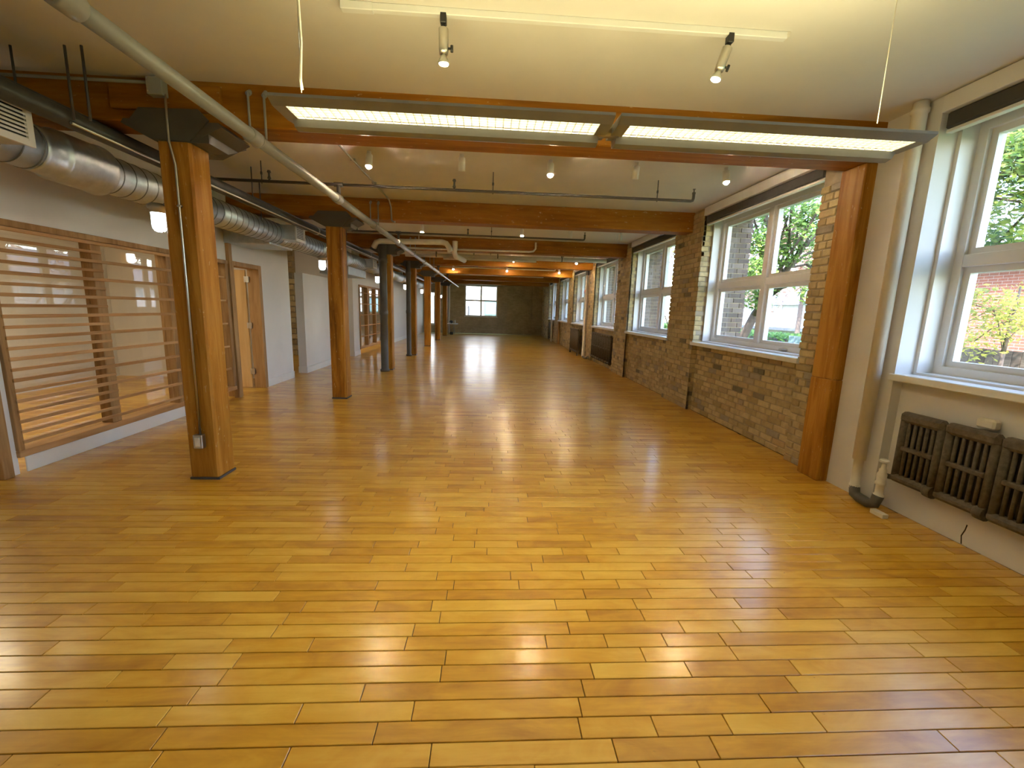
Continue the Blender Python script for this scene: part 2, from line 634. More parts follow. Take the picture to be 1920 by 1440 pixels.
for (x0, x1, yy) in cand:
    if (x0, x1, yy) in near:
        continue
    g = .0016 if yy < 6 else (.0010 if yy < 10 else .0005)
    z = 0.0
    t = random.gauss(0, .00007)
    a, b, c, d = x0 + g, x1 - g, yy + g, yy + PW - g
    mb.add([(a, c, z - t), (b, c, z - t), (b, d, z + t), (a, d, z + t), (a, c, -.012), (b, c, -.012), (b, d, -.012), (a, d, -.012)],
           [(0, 1, 2, 3), (4, 5, 1, 0), (5, 6, 2, 1), (6, 7, 3, 2), (7, 4, 0, 3)])
rest = mb.build('floor_boards', 'planks', floor)
rest['kind'] = 'stuff'

# ---------------------------------------------------------------- ceiling, far and back walls, added shading mass above
struct(MB().box(XO - .1, 3.97, YB - .1, YF + .3, ZC, ZC + .25).build('ceiling', 'ceiling'), 'flat painted plaster ceiling between the timber beams')
struct(MB().box(XO - .1, 3.97, YB - .1, YB, -.1, ZC).build('wall_back', 'white'))
struct(MB().box(XO - .1, 3.97, YB - .1, YF + .3, ZC + .251, 4.9).build('yard_shade_mass', 'darkbricks'), 'unseen brick mass added above the room to shade the yard')  # added block, out of view, that keeps the sun off the near yard
# far wall with two window openings
wx0, wx1, wz0, wz1 = -1.47, .50, 1.05, 2.90
cx0, cx1 = -3.75, -3.25
fw = MB()
fw.box(XO, cx0, YF, YF + .3, 0, ZC)
fw.box(cx1, wx0, YF, YF + .3, 0, ZC)
fw.box(cx0, cx1, YF, YF + .3, 0, .5).box(cx0, cx1, YF, YF + .3, 2.45, ZC)
fw.box(wx0, wx1, YF, YF + .3, 0, wz0).box(wx0, wx1, YF, YF + .3, wz1, ZC)
fw.box(wx1, 3.97, YF, YF + .3, 0, ZC)
wall_far = struct(fw.build('wall_far', 'farbrick'), 'buff brick end wall')
MB().box(1.10, 2.52, YF - .05, YF, 0, ZC).build('pilaster', 'farbrick', wall_far)
MB().box(2.62, 3.30, YF - .12, YF, 0, ZC).build('pilaster', 'farbrick', wall_far)

# ---------------------------------------------------------------- right-hand wall: brick piers and spandrels
XS = 3.30            # spandrel face
XE = 3.97            # outer face
ZS = 1.045           # underside of sills
PH = 0.5             # half width of a pier
def pier(i):
    a, b = byc(i) - PH, byc(i) + PH
    if i == 0:
        a = 3.20
    return a, b
core = MB()
for i in range(0, 7):
    a, b = pier(i)
    if i == 0:
        a = 3.70
    core.box(XR + .012, 3.60, a + .012, b - .012, 0, ZC)
    core.box(3.60, XE - .01, a, b, 0, ZC)
    if i < 6:
        a2 = pier(i + 1)[0]
        core.box(XS + .012, XE - .01, b - .012, a2 + .012, 0, ZS)
        core.box(XS + .02, XE - .01, b - .012, a2 + .012, 2.96, ZC)
core.box(XR + .012, XE, pier(6)[1] - .012, YF, 0, ZC)
wall_right = struct(core.build('wall_right', 'mortar'), 'buff brick wall with window piers')
BRL, BRH, JT = 0.215, 0.064, 0.011
bricks = []   # (kind, x, y, z, length) kind 'f' faces the room, 'n'/'p' lies in a pier's side
def brick_run(y0, y1, z0, z1, xf, seed):
    r = random.Random(seed)
    z = z0
    k = 0
    while z + BRH <= z1 + .02:
        header = (k % 6 == 5)
        L = .102 if header else BRL
        y = y0 - (L / 2 if k % 2 else 0)
        while y < y1 - .01:
            a, b = max(y, y0), min(y + L, y1)
            if b - a > .03:
                bricks.append(('f', xf + r.uniform(-.005, .006), (a + b) / 2, z + BRH / 2 + r.uniform(-.003, .003), b - a))
            y += L + JT
        z += BRH + JT
        k += 1
for i in range(0, 7):
    a, b = pier(i)
    if i == 0:
        a = 3.955
    brick_run(a, b, .004, ZC - .02 if i else ZB - .01, XR, 10 + i)
    if i < 6:
        brick_run(b, pier(i + 1)[0], .004, ZS - .02, XS, 40 + i)
    # returns of the pier that face the camera
    if i > 0:
        z = .004
        k = 0
        while z + BRH < ZC - .02:
            bricks.append(('n', XR + .0 + (.05 if k % 2 else .1), a, z + BRH / 2, .10 if k % 2 else .2))
            z += BRH + JT
            k += 1
brick_run(pier(6)[1], YF - .13, .004, ZC - .02, XR, 99)
def dist(b):
    return (Vector((b[1], b[2], b[3])) - Vector((0, 0, CAM_H))).length
order = sorted(range(len(bricks)), key=lambda k: dist(bricks[k]) if bricks[k][2] > 3.95 and in_view((bricks[k][1], bricks[k][2], bricks[k][3])) else 99)
single = set(order[:300])
bm_cache = {}
def brick_mesh(kind, L):
    L = round(L, 2)
    if (kind, L) not in bm_cache:
        if kind == 'f':
            b = MB().bbox(0, .05, -L / 2, L / 2, -BRH / 2, BRH / 2, .006)
        else:
            b = MB().bbox(0, L, 0, .05, -BRH / 2, BRH / 2, .006)
        bm_cache[(kind, L)] = b.mesh('brick', 'brick')
    return bm_cache[(kind, L)]
run = MB()
for k, (kind, x, yy, z, L) in enumerate(bricks):
    if k in single:
        o = bpy.data.objects.new('brick', brick_mesh(kind, L))
        COL.objects.link(o)
        o.parent = wall_right
        o.location = (x if kind == 'f' else XR + .004, yy if kind == 'f' else yy + random.uniform(-.004, .004), z)
        o.rotation_euler = (random.gauss(0, .006) if kind == 'f' else 0, 0, random.gauss(0, .01) if kind == 'f' else 0)
    else:
        if kind == 'f':
            run.box(x, x + .04, yy - L / 2, yy + L / 2, z - BRH / 2, z + BRH / 2)
        else:
            run.box(XR + .004, XR + L, yy, yy + .04, z - BRH / 2, z + BRH / 2)
o = run.build('brick_courses', 'bricks', wall_right)
o['kind'] = 'stuff'
# outer reveals of dark brick
run = MB()
for i in range(1, 7):
    a = pier(i)[0]
    z = ZS
    k = 0
    while z < 2.95:
        for x0, x1 in (((3.62, 3.80), (3.81, 3.98)) if k % 2 else ((3.62, 3.71), (3.72, 3.90), (3.91, 3.98))):
            run.box(x0, x1, a - .012, a + .03, z, z + BRH)
        z += BRH + JT
        k += 1
o = run.build('outer_reveal_bricks', 'darkbricks', wall_right)
o['kind'] = 'stuff'

# painted bay nearest the camera
pw_ = MB()
pw_.box(XR, 3.63, 3.20, 3.70, 0, ZC)                   # painted pier
pw_.box(XS, XE, .93, 3.20, 0, ZS)                     # niche below the sill
pw_.box(XS, XE, .93, 3.20, 2.96, ZC)
pw_.box(XR, XE, -.15, .93, 0, ZC)
pw_.box(XS, XE, -2.4, -.15, 0, ZS)
pw_.box(XS, XE, -2.4, -.15, 2.96, ZC)
pw_.box(XR, XE, YB, -2.4, 0, ZC)
wrp = struct(pw_.build('wall_right_plaster', 'white'), 'white painted wall around the near window')
MB().tube([(XS - .001, 2.57, .005), (XS - .001, 2.58, .06), (XS - .001, 2.565, .11), (XS - .001, 2.56, .15)], .0035, 6).build('crack', 'joint', wrp, label='dark crack in the white plaster')

# ---------------------------------------------------------------- windows
def make_window(n, y0, y1, label):
    w = sthing('window_%d' % n, (3.5, (y0 + y1) / 2, ZS), label)
    zb, zt = 1.10, 2.96
    t = .028
    fr = MB()
    fr.box(3.37, 3.63, y0, y0 + t, zb, zt).box(3.37, 3.63, y1 - t, y1, zb, zt)
    fr.box(3.37, 3.63, y0 + t, y1 - t, zt - t, zt).box(3.37, 3.63, y0 + t, y1 - t, zb - .004, zb + t * .6)
    # frame proper
    a, b, c, d = y0 + t, y1 - t, zb + t * .6, zt - t
    fr.box(3.50, 3.61, a, a + .06, c, d).box(3.50, 3.61, b - .06, b, c, d)
    fr.box(3.50, 3.61, a + .06, b - .06, d - .06, d).box(3.50, 3.61, a + .06, b - .06, c, c + .06)
    fr.build('window_frame', 'trim', w)
    ym, zm = (y0 + y1) / 2, 1.965
    MB().bbox(3.495, 3.615, ym - .05, ym + .05, c + .06, d - .06).build('mullion', 'trim', w)
    for (p, q) in ((a + .06, ym - .05), (ym + .05, b - .06)):
        MB().bbox(3.50, 3.61, p, q, zm - .045, zm + .045).build('transom', 'trim', w)
        for (r, s_) in ((c + .06, zm - .045), (zm + .045, d - .06)):
            e = .045
            sm_ = MB().box(3.53, 3.59, p, p + e, r, s_).box(3.53, 3.59, q - e, q, r, s_).box(3.53, 3.59, p + e, q - e, r, r + e).box(3.53, 3.59, p + e, q - e, s_ - e, s_)
            sa = sm_.build('sash', 'trim', w)
            MB().box(3.556, 3.562, p + e, q - e, r + e, s_ - e).build('pane', 'glass', sa)
    MB().bbox(3.195, 3.50, y0 - .03, y1 + .03, ZS, ZS + .055, .006).build('window_sill', 'trim', w)
    MB().bbox(3.47, 3.50, y0 + .55, y0 + .67, zb + .03, zb + .05).build('latch', 'brushed', w)
    return w
def blind(y0, y1, label):
    t = thing('roller_blind', label, 'blind', (XR, (y0 + y1) / 2, 2.84), 'roller blinds over the side windows')
    MB().bbox(3.20, 3.31, y0 + .01, y1 - .01, 2.985, 3.10, .004).build('valance', 'trim', t)
    MB().bbox(3.235, 3.315, y0 + .02, y1 - .02, 2.875, 2.984, .012).build('fabric_roll', 'fabric', t)
    MB().bbox(3.25, 3.30, y0 + .02, y1 - .02, 2.85, 2.874, .004).build('hem_bar', 'trim', t)
    return t
ordn = ['first', 'second', 'third', 'fourth', 'fifth', 'sixth', 'seventh']
make_window(1, .93, 3.20, 'white four-pane window in the painted bay beside the radiator')
blind(.93, 3.20, 'rolled-up charcoal blind over the window in the white painted bay')
blabels = ['rolled-up charcoal blind over the largest window in the brick wall',
           'charcoal blind over the second brick-framed window from the camera',
           'charcoal blind over the third brick-framed window from the camera',
           'charcoal blind over the fourth brick-framed window from the camera',
           'charcoal blind over the fifth brick-framed window from the camera',
           'charcoal blind over the farthest window in the brick side wall']
for i in range(6):
    a, b = pier(i)[1], pier(i + 1)[0]
    make_window(i + 2, a, b, 'white four-pane window, %s along the brick wall' % ordn[i])
    blind(a, b, blabels[i])
make_window(8, -2.4, -.15, 'white four-pane window behind the camera')
# end wall windows
def end_window(n, x0, x1, z0, z1, label, four=True):
    w = sthing('window_%d' % n, ((x0 + x1) / 2, YF, z0), label)
    e = .07
    fr = MB().box(x0, x0 + e, YF - .03, YF + .12, z0, z1).box(x1 - e, x1, YF - .03, YF + .12, z0, z1)
    fr.box(x0 + e, x1 - e, YF - .03, YF + .12, z1 - e, z1).box(x0 + e, x1 - e, YF - .03, YF + .12, z0, z0 + e)
    fr.build('window_frame', 'trim', w)
    if four:
        xm, zm = (x0 + x1) / 2, 2.0
        MB().bbox(xm - .05, xm + .05, YF - .01, YF + .1, z0 + e, z1 - e).build('mullion', 'trim', w)
        for p, q in ((x0 + e, xm - .04), (xm + .04, x1 - e)):
            MB().bbox(p, q, YF - .01, YF + .1, zm - .045, zm + .045).build('transom', 'trim', w)
            MB().box(p, q, YF + .05, YF + .056, z0 + e, zm - .035).build('pane', 'glass', w)
            MB().box(p, q, YF + .05, YF + .056, zm + .035, z1 - e).build('pane', 'glass', w)
    else:
        MB().box(x0 + e, x1 - e, YF + .05, YF + .056, z0 + e, z1 - e).build('pane', 'glass', w)
    MB().bbox(x0 - .03, x1 + .03, YF - .06, YF + .1, z0 - .04, z0, .004).build('window_sill', 'trim', w)
end_window(9, wx0, wx1, wz0, wz1, 'white four-pane window in the end wall')
end_window(10, cx0, cx1, .5, 2.45, 'tall narrow window behind the farthest posts', False)

# ---------------------------------------------------------------- left wall, partitions and side rooms
lw = MB()
WT = .17
def seg(y0, y1, z0=0, z1=ZC):
    lw.box(XL - WT, XL, y0, y1, z0, z1)
seg(YB, 2.55)
seg(2.55, 3.55, 2.10)
seg(3.55, 3.69)
seg(3.69, 5.71, 2.105)          # over the slatted screen
seg(5.71, 6.97, 2.105)
seg(6.97, 7.85, 2.11)           # over the door
seg(7.85, 8.92)
wall_left = struct(lw.build('wall_left', 'white'), 'white partition wall with screens and a door')
lw = MB(); seg(9.57, 11.75, 0, 2.14)
struct(lw.build('wall_left_low', 'white'), 'white partition that stops short of the ceiling')
lw = MB(); seg(12.95, 13.52); seg(13.52, 17.6, 2.12); seg(17.6, 21.8); seg(23.4, YF)
struct(lw.build('wall_left_rear', 'white'), 'white partition around the far glazed screen')
def bboard(n, y0, y1):
    struct(MB().bbox(XL, XL + .014, y0, y1, 0, .14, .004).build('baseboard_left_%d' % n, 'trim'))
bboard(1, 3.74, 5.71); bboard(2, 7.86, 8.93); bboard(3, 9.56, 11.76); bboard(4, 12.94, 13.52); bboard(5, 17.6, 21.8)
struct(MB().bbox(XL - WT - .01, XL + .014, 9.555, 9.569, 0, .14).build('baseboard_left_6', 'trim'))
sr = MB()
sr.box(XO - .1, XO, YB, YF, 0, ZC)
struct(sr.build('wall_office_side', 'white'))
struct(MB().box(XO, XL - WT, 8.72, 8.90, 0, ZC).build('wall_office_end', 'white'), 'white wall at the end of the glazed office')
struct(MB().box(XO, XL - WT, 1.9, 2.05, 0, ZC).build('wall_office_near', 'white'))
struct(MB().box(-5.55, XL - WT, 12.95, 13.1, 0, ZC).build('wall_office_rear', 'white'))
struct(MB().box(XO, XL - WT, 21.6, 21.78, 0, ZC).build('wall_office_far', 'white'))
# coursed stone wall seen through the passage
sw = struct(MB().box(XO, -5.55, 12.93, 13.1, 0, ZC).build('wall_passage', 'mortar'), 'coursed buff block wall at the end of the passage')
z = .005
k = 0
while z < ZC - .05:
    x = XO + (.2 if k % 2 else 0)
    while x < -5.56:
        x1 = min(x + .39, -5.555)
        if x1 - x > .05:
            MB().bbox(x, x1, 12.885, 12.935, z, min(z + .135, ZC), .012).build('block', 'brick', sw)
        x += .4
    z += .157
    k += 1

# --- slatted glazed screen (near)
def screen(y0, y1, label, base_z, top, mull, slat_sets, posts):
    t = thing('glazed_screen', label, 'screen', (XL, (y0 + y1) / 2, 0))
    MB().bbox(XL - .12, XL + .035, y0, y1, top - .055, top, .004).build('header', 'oak_v', t)
    MB().bbox(XL - .12, XL + .03, y0, y1, base_z, base_z + .06, .004).build('bottom_rail', 'slat', t)
    for p0, p1 in posts:
        MB().bbox(XL - .10, XL + .03, p0, p1, base_z + .06, top - .055, .004).build('post', 'oak_v', t)
    for p0, p1 in mull:
        MB().bbox(XL - .10, XL + .012, p0, p1, base_z + .06, top - .055, .004).build('mullion', 'oak_v', t)
    edges = sorted([p for q in posts + mull for p in q])
    for a, b in zip(edges[1::2], edges[2::2]):
        MB().box(XL - .062, XL - .056, a, b, base_z + .06, top - .055).build('pane', 'screen_glass', t)
    for (a, b, zs, x, h) in slat_sets:
        for z in zs:
            MB().bbox(x, x + .028, a, b, z - h / 2, z + h / 2, .003).build('slat', 'slat', t)
    return t
main_z = [1.995, 1.907, 1.693, 1.516, 1.342, 1.162, .993, .827, .641, .458, .285]
main_z = [2.03 - .176 * k for k in range(11)]
mid_z = [z - .088 for z in main_z[:-1]]
screen(3.685, 5.71, 'floor-standing glazed screen with close horizontal wooden slats behind the nearest post', .14, 2.105,
       [(4.625, 4.74)], [(3.72, 5.66, main_z, XL + .013, .030), (3.72, 4.71, mid_z, XL + .013, .026)], [(3.685, 3.735), (5.605, 5.71)])
t = screen(5.715, 6.87, 'narrow ladder-like slatted screen between the nearest post and the maple door', .14, 2.105,
           [(6.25, 6.29)], [(5.75, 6.84, [1.855, 1.513, 1.167, .82, .478], XL - .02, .025)], [(5.715, 5.76), (6.80, 6.87)])
tag(MB().bbox(XL - .03, XL + .05, 6.885, 6.965, 0, 2.36, .004).build('door_side_post', 'oak_v', base=(XL, 6.92, 0)), 'slim brown wooden upright beside the maple door', 'post')
tag(MB().bbox(XL - .04, XL + .03, 3.545, 3.625, 0, 2.10, .004).build('door_casing', 'oak_v', base=(XL, 3.58, 0)), 'orange wooden casing at the left edge, beside the slatted screen', 'casing')
screen(13.52, 17.6, 'far glazed screen with tall mullions and five thin shelves', .16, 2.12,
       [(14.42, 14.52), (15.42, 15.50), (16.5, 16.6)], [(13.56, 17.55, [1.89, 1.545, 1.205, .867, .534], XL - .02, .022)], [(13.52, 13.58), (17.5, 17.6)])

# --- door
dr = sthing('door_1', (XL, 7.41, 0), 'open maple door in a wooden frame')
cs = MB().bbox(XL - WT - .005, XL + .02, 6.97, 7.04, 0, 2.115, .004).bbox(XL - WT - .005, XL + .02, 7.76, 7.85, 0, 2.115, .004).bbox(XL - WT - .005, XL + .02, 7.04, 7.76, 2.045, 2.115, .004)
cs.build('door_frame', 'oak_v', dr)
slab = MB().bbox(XL - WT - .78, XL - WT - .03, 7.735, 7.775, .012, 2.035, .003).build('door_slab', 'maple_door', dr)
kn = MB().lathe((XL - WT - .71, 7.735, 1.03), (XL - WT - .71, 7.65, 1.03), [(0, .026), (.008, .026), (.010, .011), (.045, .011), (.05, .024), (.07, .029), (.082, .02)], 16)
kn.build('door_knob', 'brushed', slab)
for z in (.25, 1.05, 1.83):
    MB().bbox(XL - WT - .045, XL - WT + .03, 7.722, 7.752, z, z + .10, .002).cyl((XL - WT - .02, 7.728, z), (XL - WT - .02, 7.728, z + .1), .008, 8).build('hinge', 'brushed', dr)

# ---------------------------------------------------------------- timber beams
blabel = ['nearest timber beam, scarred and flecked with paint, behind the pendant lights', 'second timber beam from the camera, spanning to a brick pier',
          'third timber beam from the camera, above the white bent pipe', 'fourth timber beam from the camera, beyond the bent pipe', 'fifth timber beam from the camera', 'sixth timber beam from the camera, nearly edge on', 'farthest timber beam, in front of the end wall']
for i in range(7):
    y0 = BY0 + BAY * i
    r = random.Random(i)
    t = thing('timber_beam', blabel[i], 'beam', (0, y0 + BD / 2, ZB), 'timber ceiling beams')
    MB().bbox(XO, 3.24 if i else 3.30, y0, y0 + BD, ZB, ZC + .01, .010).build('beam_body', 'beam', t)
    if i == 0:
        MB().bbox(-2.82, -2.03, y0 - .03, y0 - .001, 2.885, 3.07, .004).build('scab_plank', 'beam', t)

# ---------------------------------------------------------------- timber posts with steel caps
PWD = .235
PXR = -2.267
def post_label(i):
    return ['nearest timber post, with a steel conduit and outlet on its face', 'second timber post from the camera, free of pipes', 'third timber post, behind the thicker grey standpipe',
            'fourth timber post, behind the thinner grey standpipe', 'fifth timber post from the camera', 'sixth timber post from the camera', 'farthest timber post, beside the small table'][i]
proto = None
for i in range(7):
    yp = 3.60 + BAY * i
    base = (PXR - PWD / 2, yp + PWD / 2, 0)
    if proto is None:
        t = thing('timber_post', post_label(0), 'post', base, 'timber posts in a row')
        MB().bbox(PXR - PWD, PXR, yp, yp + PWD, .012, 2.70, .014).build('shaft', 'post', t)
        MB().bbox(PXR - PWD - .004, PXR + .004, yp - .004, yp + PWD + .004, 0, .02, .002).build('foot_plate', 'darkpipe', t)
        cx = PXR - PWD / 2
        ca = MB()
        # bearing wedge, flared along the beam
        ca.prism([(cx - .34, ZB), (cx - .36, ZB - .03), (cx - .13, ZB - .145), (cx + .13, ZB - .145), (cx + .36, ZB - .03), (cx + .34, ZB)], 1, yp - .002, yp + .39)
        # cheek plates either side of the beam
        for ya, yb in ((yp - .014, yp + .0), (yp + .345, yp + .36)):
            ca.prism([(cx - .30, ZB - .02), (cx - .215, ZB + .075), (cx + .205, ZB + .082), (cx + .275, ZB + .01), (cx + .13, ZB - .138), (cx - .12, ZB - .138)], 1, ya, yb)
        # flange flared across, behind the post head
        ca.prism([(yp - .0, ZB - .145), (yp + .24, ZB - .145), (yp + .52, ZB - .02), (yp + .52, ZB - .004), (yp + .36, ZB - .004), (yp + .0, ZB - .02)], 0, cx - .13, cx + .26)
        ca.build('post_cap', 'steel', t)
        proto = t
    else:
        copy_tree(proto, base, post_label(i))

# post against the window wall
t = thing('wall_post', 'orange timber post standing between the white wall and the brick pier', 'post', (3.17, 3.81, 0))
MB().bbox(3.12, 3.30, 3.68, 3.945, 0, .965, .008).build('lower_length', 'post', t)
MB().bbox(3.122, 3.30, 3.682, 3.943, .966, ZB, .008).build('upper_length', 'post', t)

# grey standpipes by the third and fourth posts
def standpipe(x, y, r, label):
    t = thing('standpipe', label, 'pipe', (x, y, 0), 'grey standpipes')
    MB().lathe((x, y, 0), (x, y, 2.85), [(0, r * 1.25), (.05, r * 1.25), (.06, r), (1.30, r), (1.305, r * 1.12), (1.40, r * 1.12), (1.405, r), (2.45, r), (2.455, r * 1.15), (2.55, r * 1.15), (2.555, r), (2.85, r)], 20).build('pipe_column', 'steel', t)
standpipe(-2.40, 10.10, .085, 'thick grey standpipe in front of the third post')
standpipe(-2.45, 13.45, .07, 'thinner grey standpipe in front of the fourth post')

# ---------------------------------------------------------------- near conduit on the first post
t = thing('conduit_drop', 'thin metal conduit running down the nearest post to an outlet', 'conduit', (-2.385, 3.59, .3))
MB().tube([(-2.398, 3.585, 2.98), (-2.402, 3.585, 2.80), (-2.400, 3.580, 2.66), (-2.375, 3.588, 2.50), (-2.378, 3.59, 1.6), (-2.385, 3.59, .40)], .0085, 10).build('tube', 'chrome', t)
MB().bbox(-2.391, -2.357, 3.578, 3.6, 2.20, 2.215).build('strap', 'chrome', t)
ob = MB().bbox(-2.424, -2.350, 3.552, 3.60, .288, .404, .004).build('outlet_box', 'chrome', t)
MB().bbox(-2.408, -2.366, 3.546, 3.552, .305, .388, .003).build('outlet_face', 'cream', ob)
jb = MB().bbox(-2.508, -2.397, 3.555, 3.62, 2.966, 3.085, .004).build('junction_box', 'pipe', t)
for _z in (2.985, 3.07):
    MB().cyl((-2.495, 3.555, _z), (-2.495, 3.551, _z), .006, 8).build('screw', 'chrome', jb)
MB().tube([(-2.51, 3.60, 3.06), (-3.9, 3.60, 3.055)], .012, 8).build('ceiling_run', 'pipe', t)

# ceiling conduit in the first bay
t = thing('ceiling_conduit', 'thin grey conduit crossing the ceiling and turning down the second beam', 'conduit', (-1.54, 5.6, 3.09))
MB().tube([(-1.545, 3.95, 3.092), (-1.545, 6.7, 3.092), (-1.53, 6.9, 3.07), (-1.52, 6.975, 2.99), (-1.515, 6.98, 2.80), (-1.49, 6.95, 2.775), (-1.45, 6.92, 2.765)], .011, 8).build('tube', 'pipe', t)
for y in (4.3, 5.2, 6.1):
    MB().bbox(-1.575, -1.515, y, y + .02, 3.085, 3.107, .002).build('strap', 'pipe', t)

# ---------------------------------------------------------------- spiral duct
DX, DZ, DR = -3.30, 2.545, .158
t = thing('spiral_duct', 'long galvanised spiral air duct hanging behind the row of posts', 'duct', (DX, 12, DZ))
seam_mesh = MB().lathe((0, 0, 0), (0, .014, 0), [(0, DR - .002), (.002, DR + .004), (.009, DR + .004), (.0125, DR - .002)], 36, False).mesh('seam_ring', 'seam')
def duct_section(y0, y1, pitch):
    MB().lathe((DX, y0, DZ), (DX, y1, DZ), [(0, DR), (y1 - y0, DR)], 40).build('duct_length', 'duct', t)
    k = 1
    while k * pitch < y1 - y0 + .01 and y0 < 12.5:
        o = bpy.data.objects.new('seam_ring', seam_mesh)
        COL.objects.link(o)
        o.parent = t
        o.location = (0, y0 + k * pitch - .014 - 12, 0)
        k += 1
duct_section(.6, 3.60, .135)
for k in range(12):
    y0 = 3.98 + k * 1.55
    if y0 < 22:
        duct_section(y0, min(y0 + 1.545, 22.3), .128)
MB().lathe((DX, 3.45, DZ), (DX, 4.05, DZ), [(0, DR + .004), (.03, DR + .005), (.12, DR + .006), (.13, DR + .012), (.16, DR + .012), (.165, DR + .026), (.18, DR + .027), (.51, DR + .031), (.53, DR + .032), (.54, DR + .040), (.56, DR + .040), (.565, DR + .012), (.59, DR + .006), (.60, DR + .004)], 40).build('collar', 'duct', t, label='wider collar joining two duct lengths')
MB().lathe((DX, 10.0, DZ), (DX, 10.35, DZ), [(0, DR + .002), (.03, DR + .03), (.10, DR + .03), (.12, DR + .01), (.3, DR + .012), (.35, DR + .002)], 40).build('collar', 'duct', t)
# branch boots to the side rooms
for y0, w, zb in ((6.85, .75, 2.36), (10.5, 1.4, 2.20)):
    MB().bbox(XL + .005, DX + .02, y0, y0 + w, zb, DZ + .05, .01).build('branch_boot', 'duct', t)
def register(y0, y1, first):
    g = MB().bbox(DX + .08, DX + .325, y0, y1, DZ - .09, DZ + .13, .004).build('register_box', 'duct', t)
    x = DX + .326
    f = .03
    fr = MB().box(x, x + .016, y0 - .01, y0 + f, DZ - .10, DZ + .14).box(x, x + .016, y1 - f, y1 + .01, DZ - .10, DZ + .14)
    fr.box(x, x + .016, y0 + f, y1 - f, DZ - .10, DZ - .07).box(x, x + .016, y0 + f, y1 - f, DZ + .11, DZ + .14)
    fr.build('grille_frame', 'trim', g)
    MB().box(x - .001, x + .001, y0 + f, y1 - f, DZ - .07, DZ + .11).build('grille_back', 'black', g)
    for k in range(7):
        z = DZ - .062 + k * .025
        MB().add([(x + .001, y0 + f, z), (x + .014, y0 + f, z - .008), (x + .014, y0 + f, z + .004), (x + .001, y0 + f, z + .012), (x + .001, y1 - f, z), (x + .014, y1 - f, z - .008), (x + .014, y1 - f, z + .004), (x + .001, y1 - f, z + .012)],
                 [(0, 1, 2, 3), (7, 6, 5, 4), (0, 4, 5, 1), (1, 5, 6, 2), (2, 6, 7, 3), (3, 7, 4, 0)]).build('louvre', 'trim', g)
register(2.84, 3.16, True)
register(7.0, 7.32, False)
register(11.45, 11.77, False)
# hangers of the duct
for y in (3.31, 6.4, 9.6, 12.8, 16.0, 19.2):
    MB().cyl((DX + .14, y, DZ + .06), (DX + .14, y, ZC), .007, 8).build('hanger_rod', 'darkpipe', t)

# dark pipes above the duct
t = thing('service_pipe', 'thick charcoal pipe with a bright edge running above the duct', 'pipe', (-2.90, 12, 2.70))
MB().cyl((-2.90, .5, 2.70), (-2.90, 22, 2.70), .060, 18).build('pipe_run', 'darkpipe', t)
for y in (2.6, 4.6, 7.6, 10.8, 14.0):
    MB().lathe((-2.90, y, 2.70), (-2.90, y + .05, 2.70), [(0, .064), (.05, .064)], 18).build('coupling', 'pipe', t)
MB().cyl((-2.835, 3.3, 2.655), (-2.835, 22, 2.655), .010, 8).build('bright_conduit', 'chrome', t)
for x, y in ((-2.788, 3.27), (-2.675, 3.26)):
    MB().cyl((x, y, 2.66), (x, y, ZC), .008, 8).build('hanger_rod', 'darkpipe', t)
for y in (5.7, 9.2, 12.4):
    MB().cyl((-2.90, y, 2.75), (-2.90, y, ZC), .007, 8).build('hanger_rod', 'darkpipe', t)
tag(MB().cyl((-2.97, .5, 2.775), (-2.97, 22, 2.775), .030, 12).build('service_pipe', 'darkpipe', base=(-2.97, 12, 2.775)), 'slim charcoal pipe lying above the thick one over the duct', 'pipe')

# ---------------------------------------------------------------- sprinkler main and branches
t = thing('sprinkler_main', 'long grey sprinkler main hanging from the beams beside the posts', 'pipe', (-1.78, 12, 2.715))
MB().lathe((-1.78, .6, 2.715), (-1.78, 16.6, 2.715), [(0, .044), (16.0, .044)], 20).build('pipe_run', 'pipe', t)
for y, L in ((2.06, .12), (3.50, .13), (5.30, .14), (6.92, .08), (8.7, .14), (12.0, .14), (15.4, .14)):
    MB().lathe((-1.78, y, 2.715), (-1.78, y + L, 2.715), [(0, .046), (.008, .055), (L - .008, .055), (L, .046)], 20).build('coupling', 'pipe', t)
MB().lathe((-1.78, 16.6, 2.715), (-1.78, 25.4, 2.715), [(0, .05), (.1, .05), (.11, .026), (8.8, .026)], 16).build('reduced_run', 'chrome', t)
for i in range(4):
    y = BY0 + BAY * i - .03
    hg = MB().cyl((-1.712, y, 2.72), (-1.712, y, 3.04), .009, 8).cyl((-1.828, y, 2.78), (-1.828, y, 3.045), .009, 8)
    hg.cyl((-1.712, y, 3.02), (-1.712, y + .04, 3.06), .018, 10).cyl((-1.828, y, 3.03), (-1.828, y + .04, 3.06), .018, 10)
    pts = [(-1.78 + .054 * math.cos(a), y, 2.715 + .054 * math.sin(a)) for a in [PI * (1 - k / 10.0) + PI for k in range(-2, 13)]]
    hg.tube(pts, .006, 6)
    hg.build('clevis_hanger', 'pipe', t)
lab = ['sprinkler branch pipe crossing the first bay in front of the second beam', 'sprinkler branch pipe crossing the second bay', 'sprinkler branch pipe crossing the third bay', 'sprinkler branch pipe crossing the fourth bay', 'sprinkler branch pipe crossing the fifth bay']
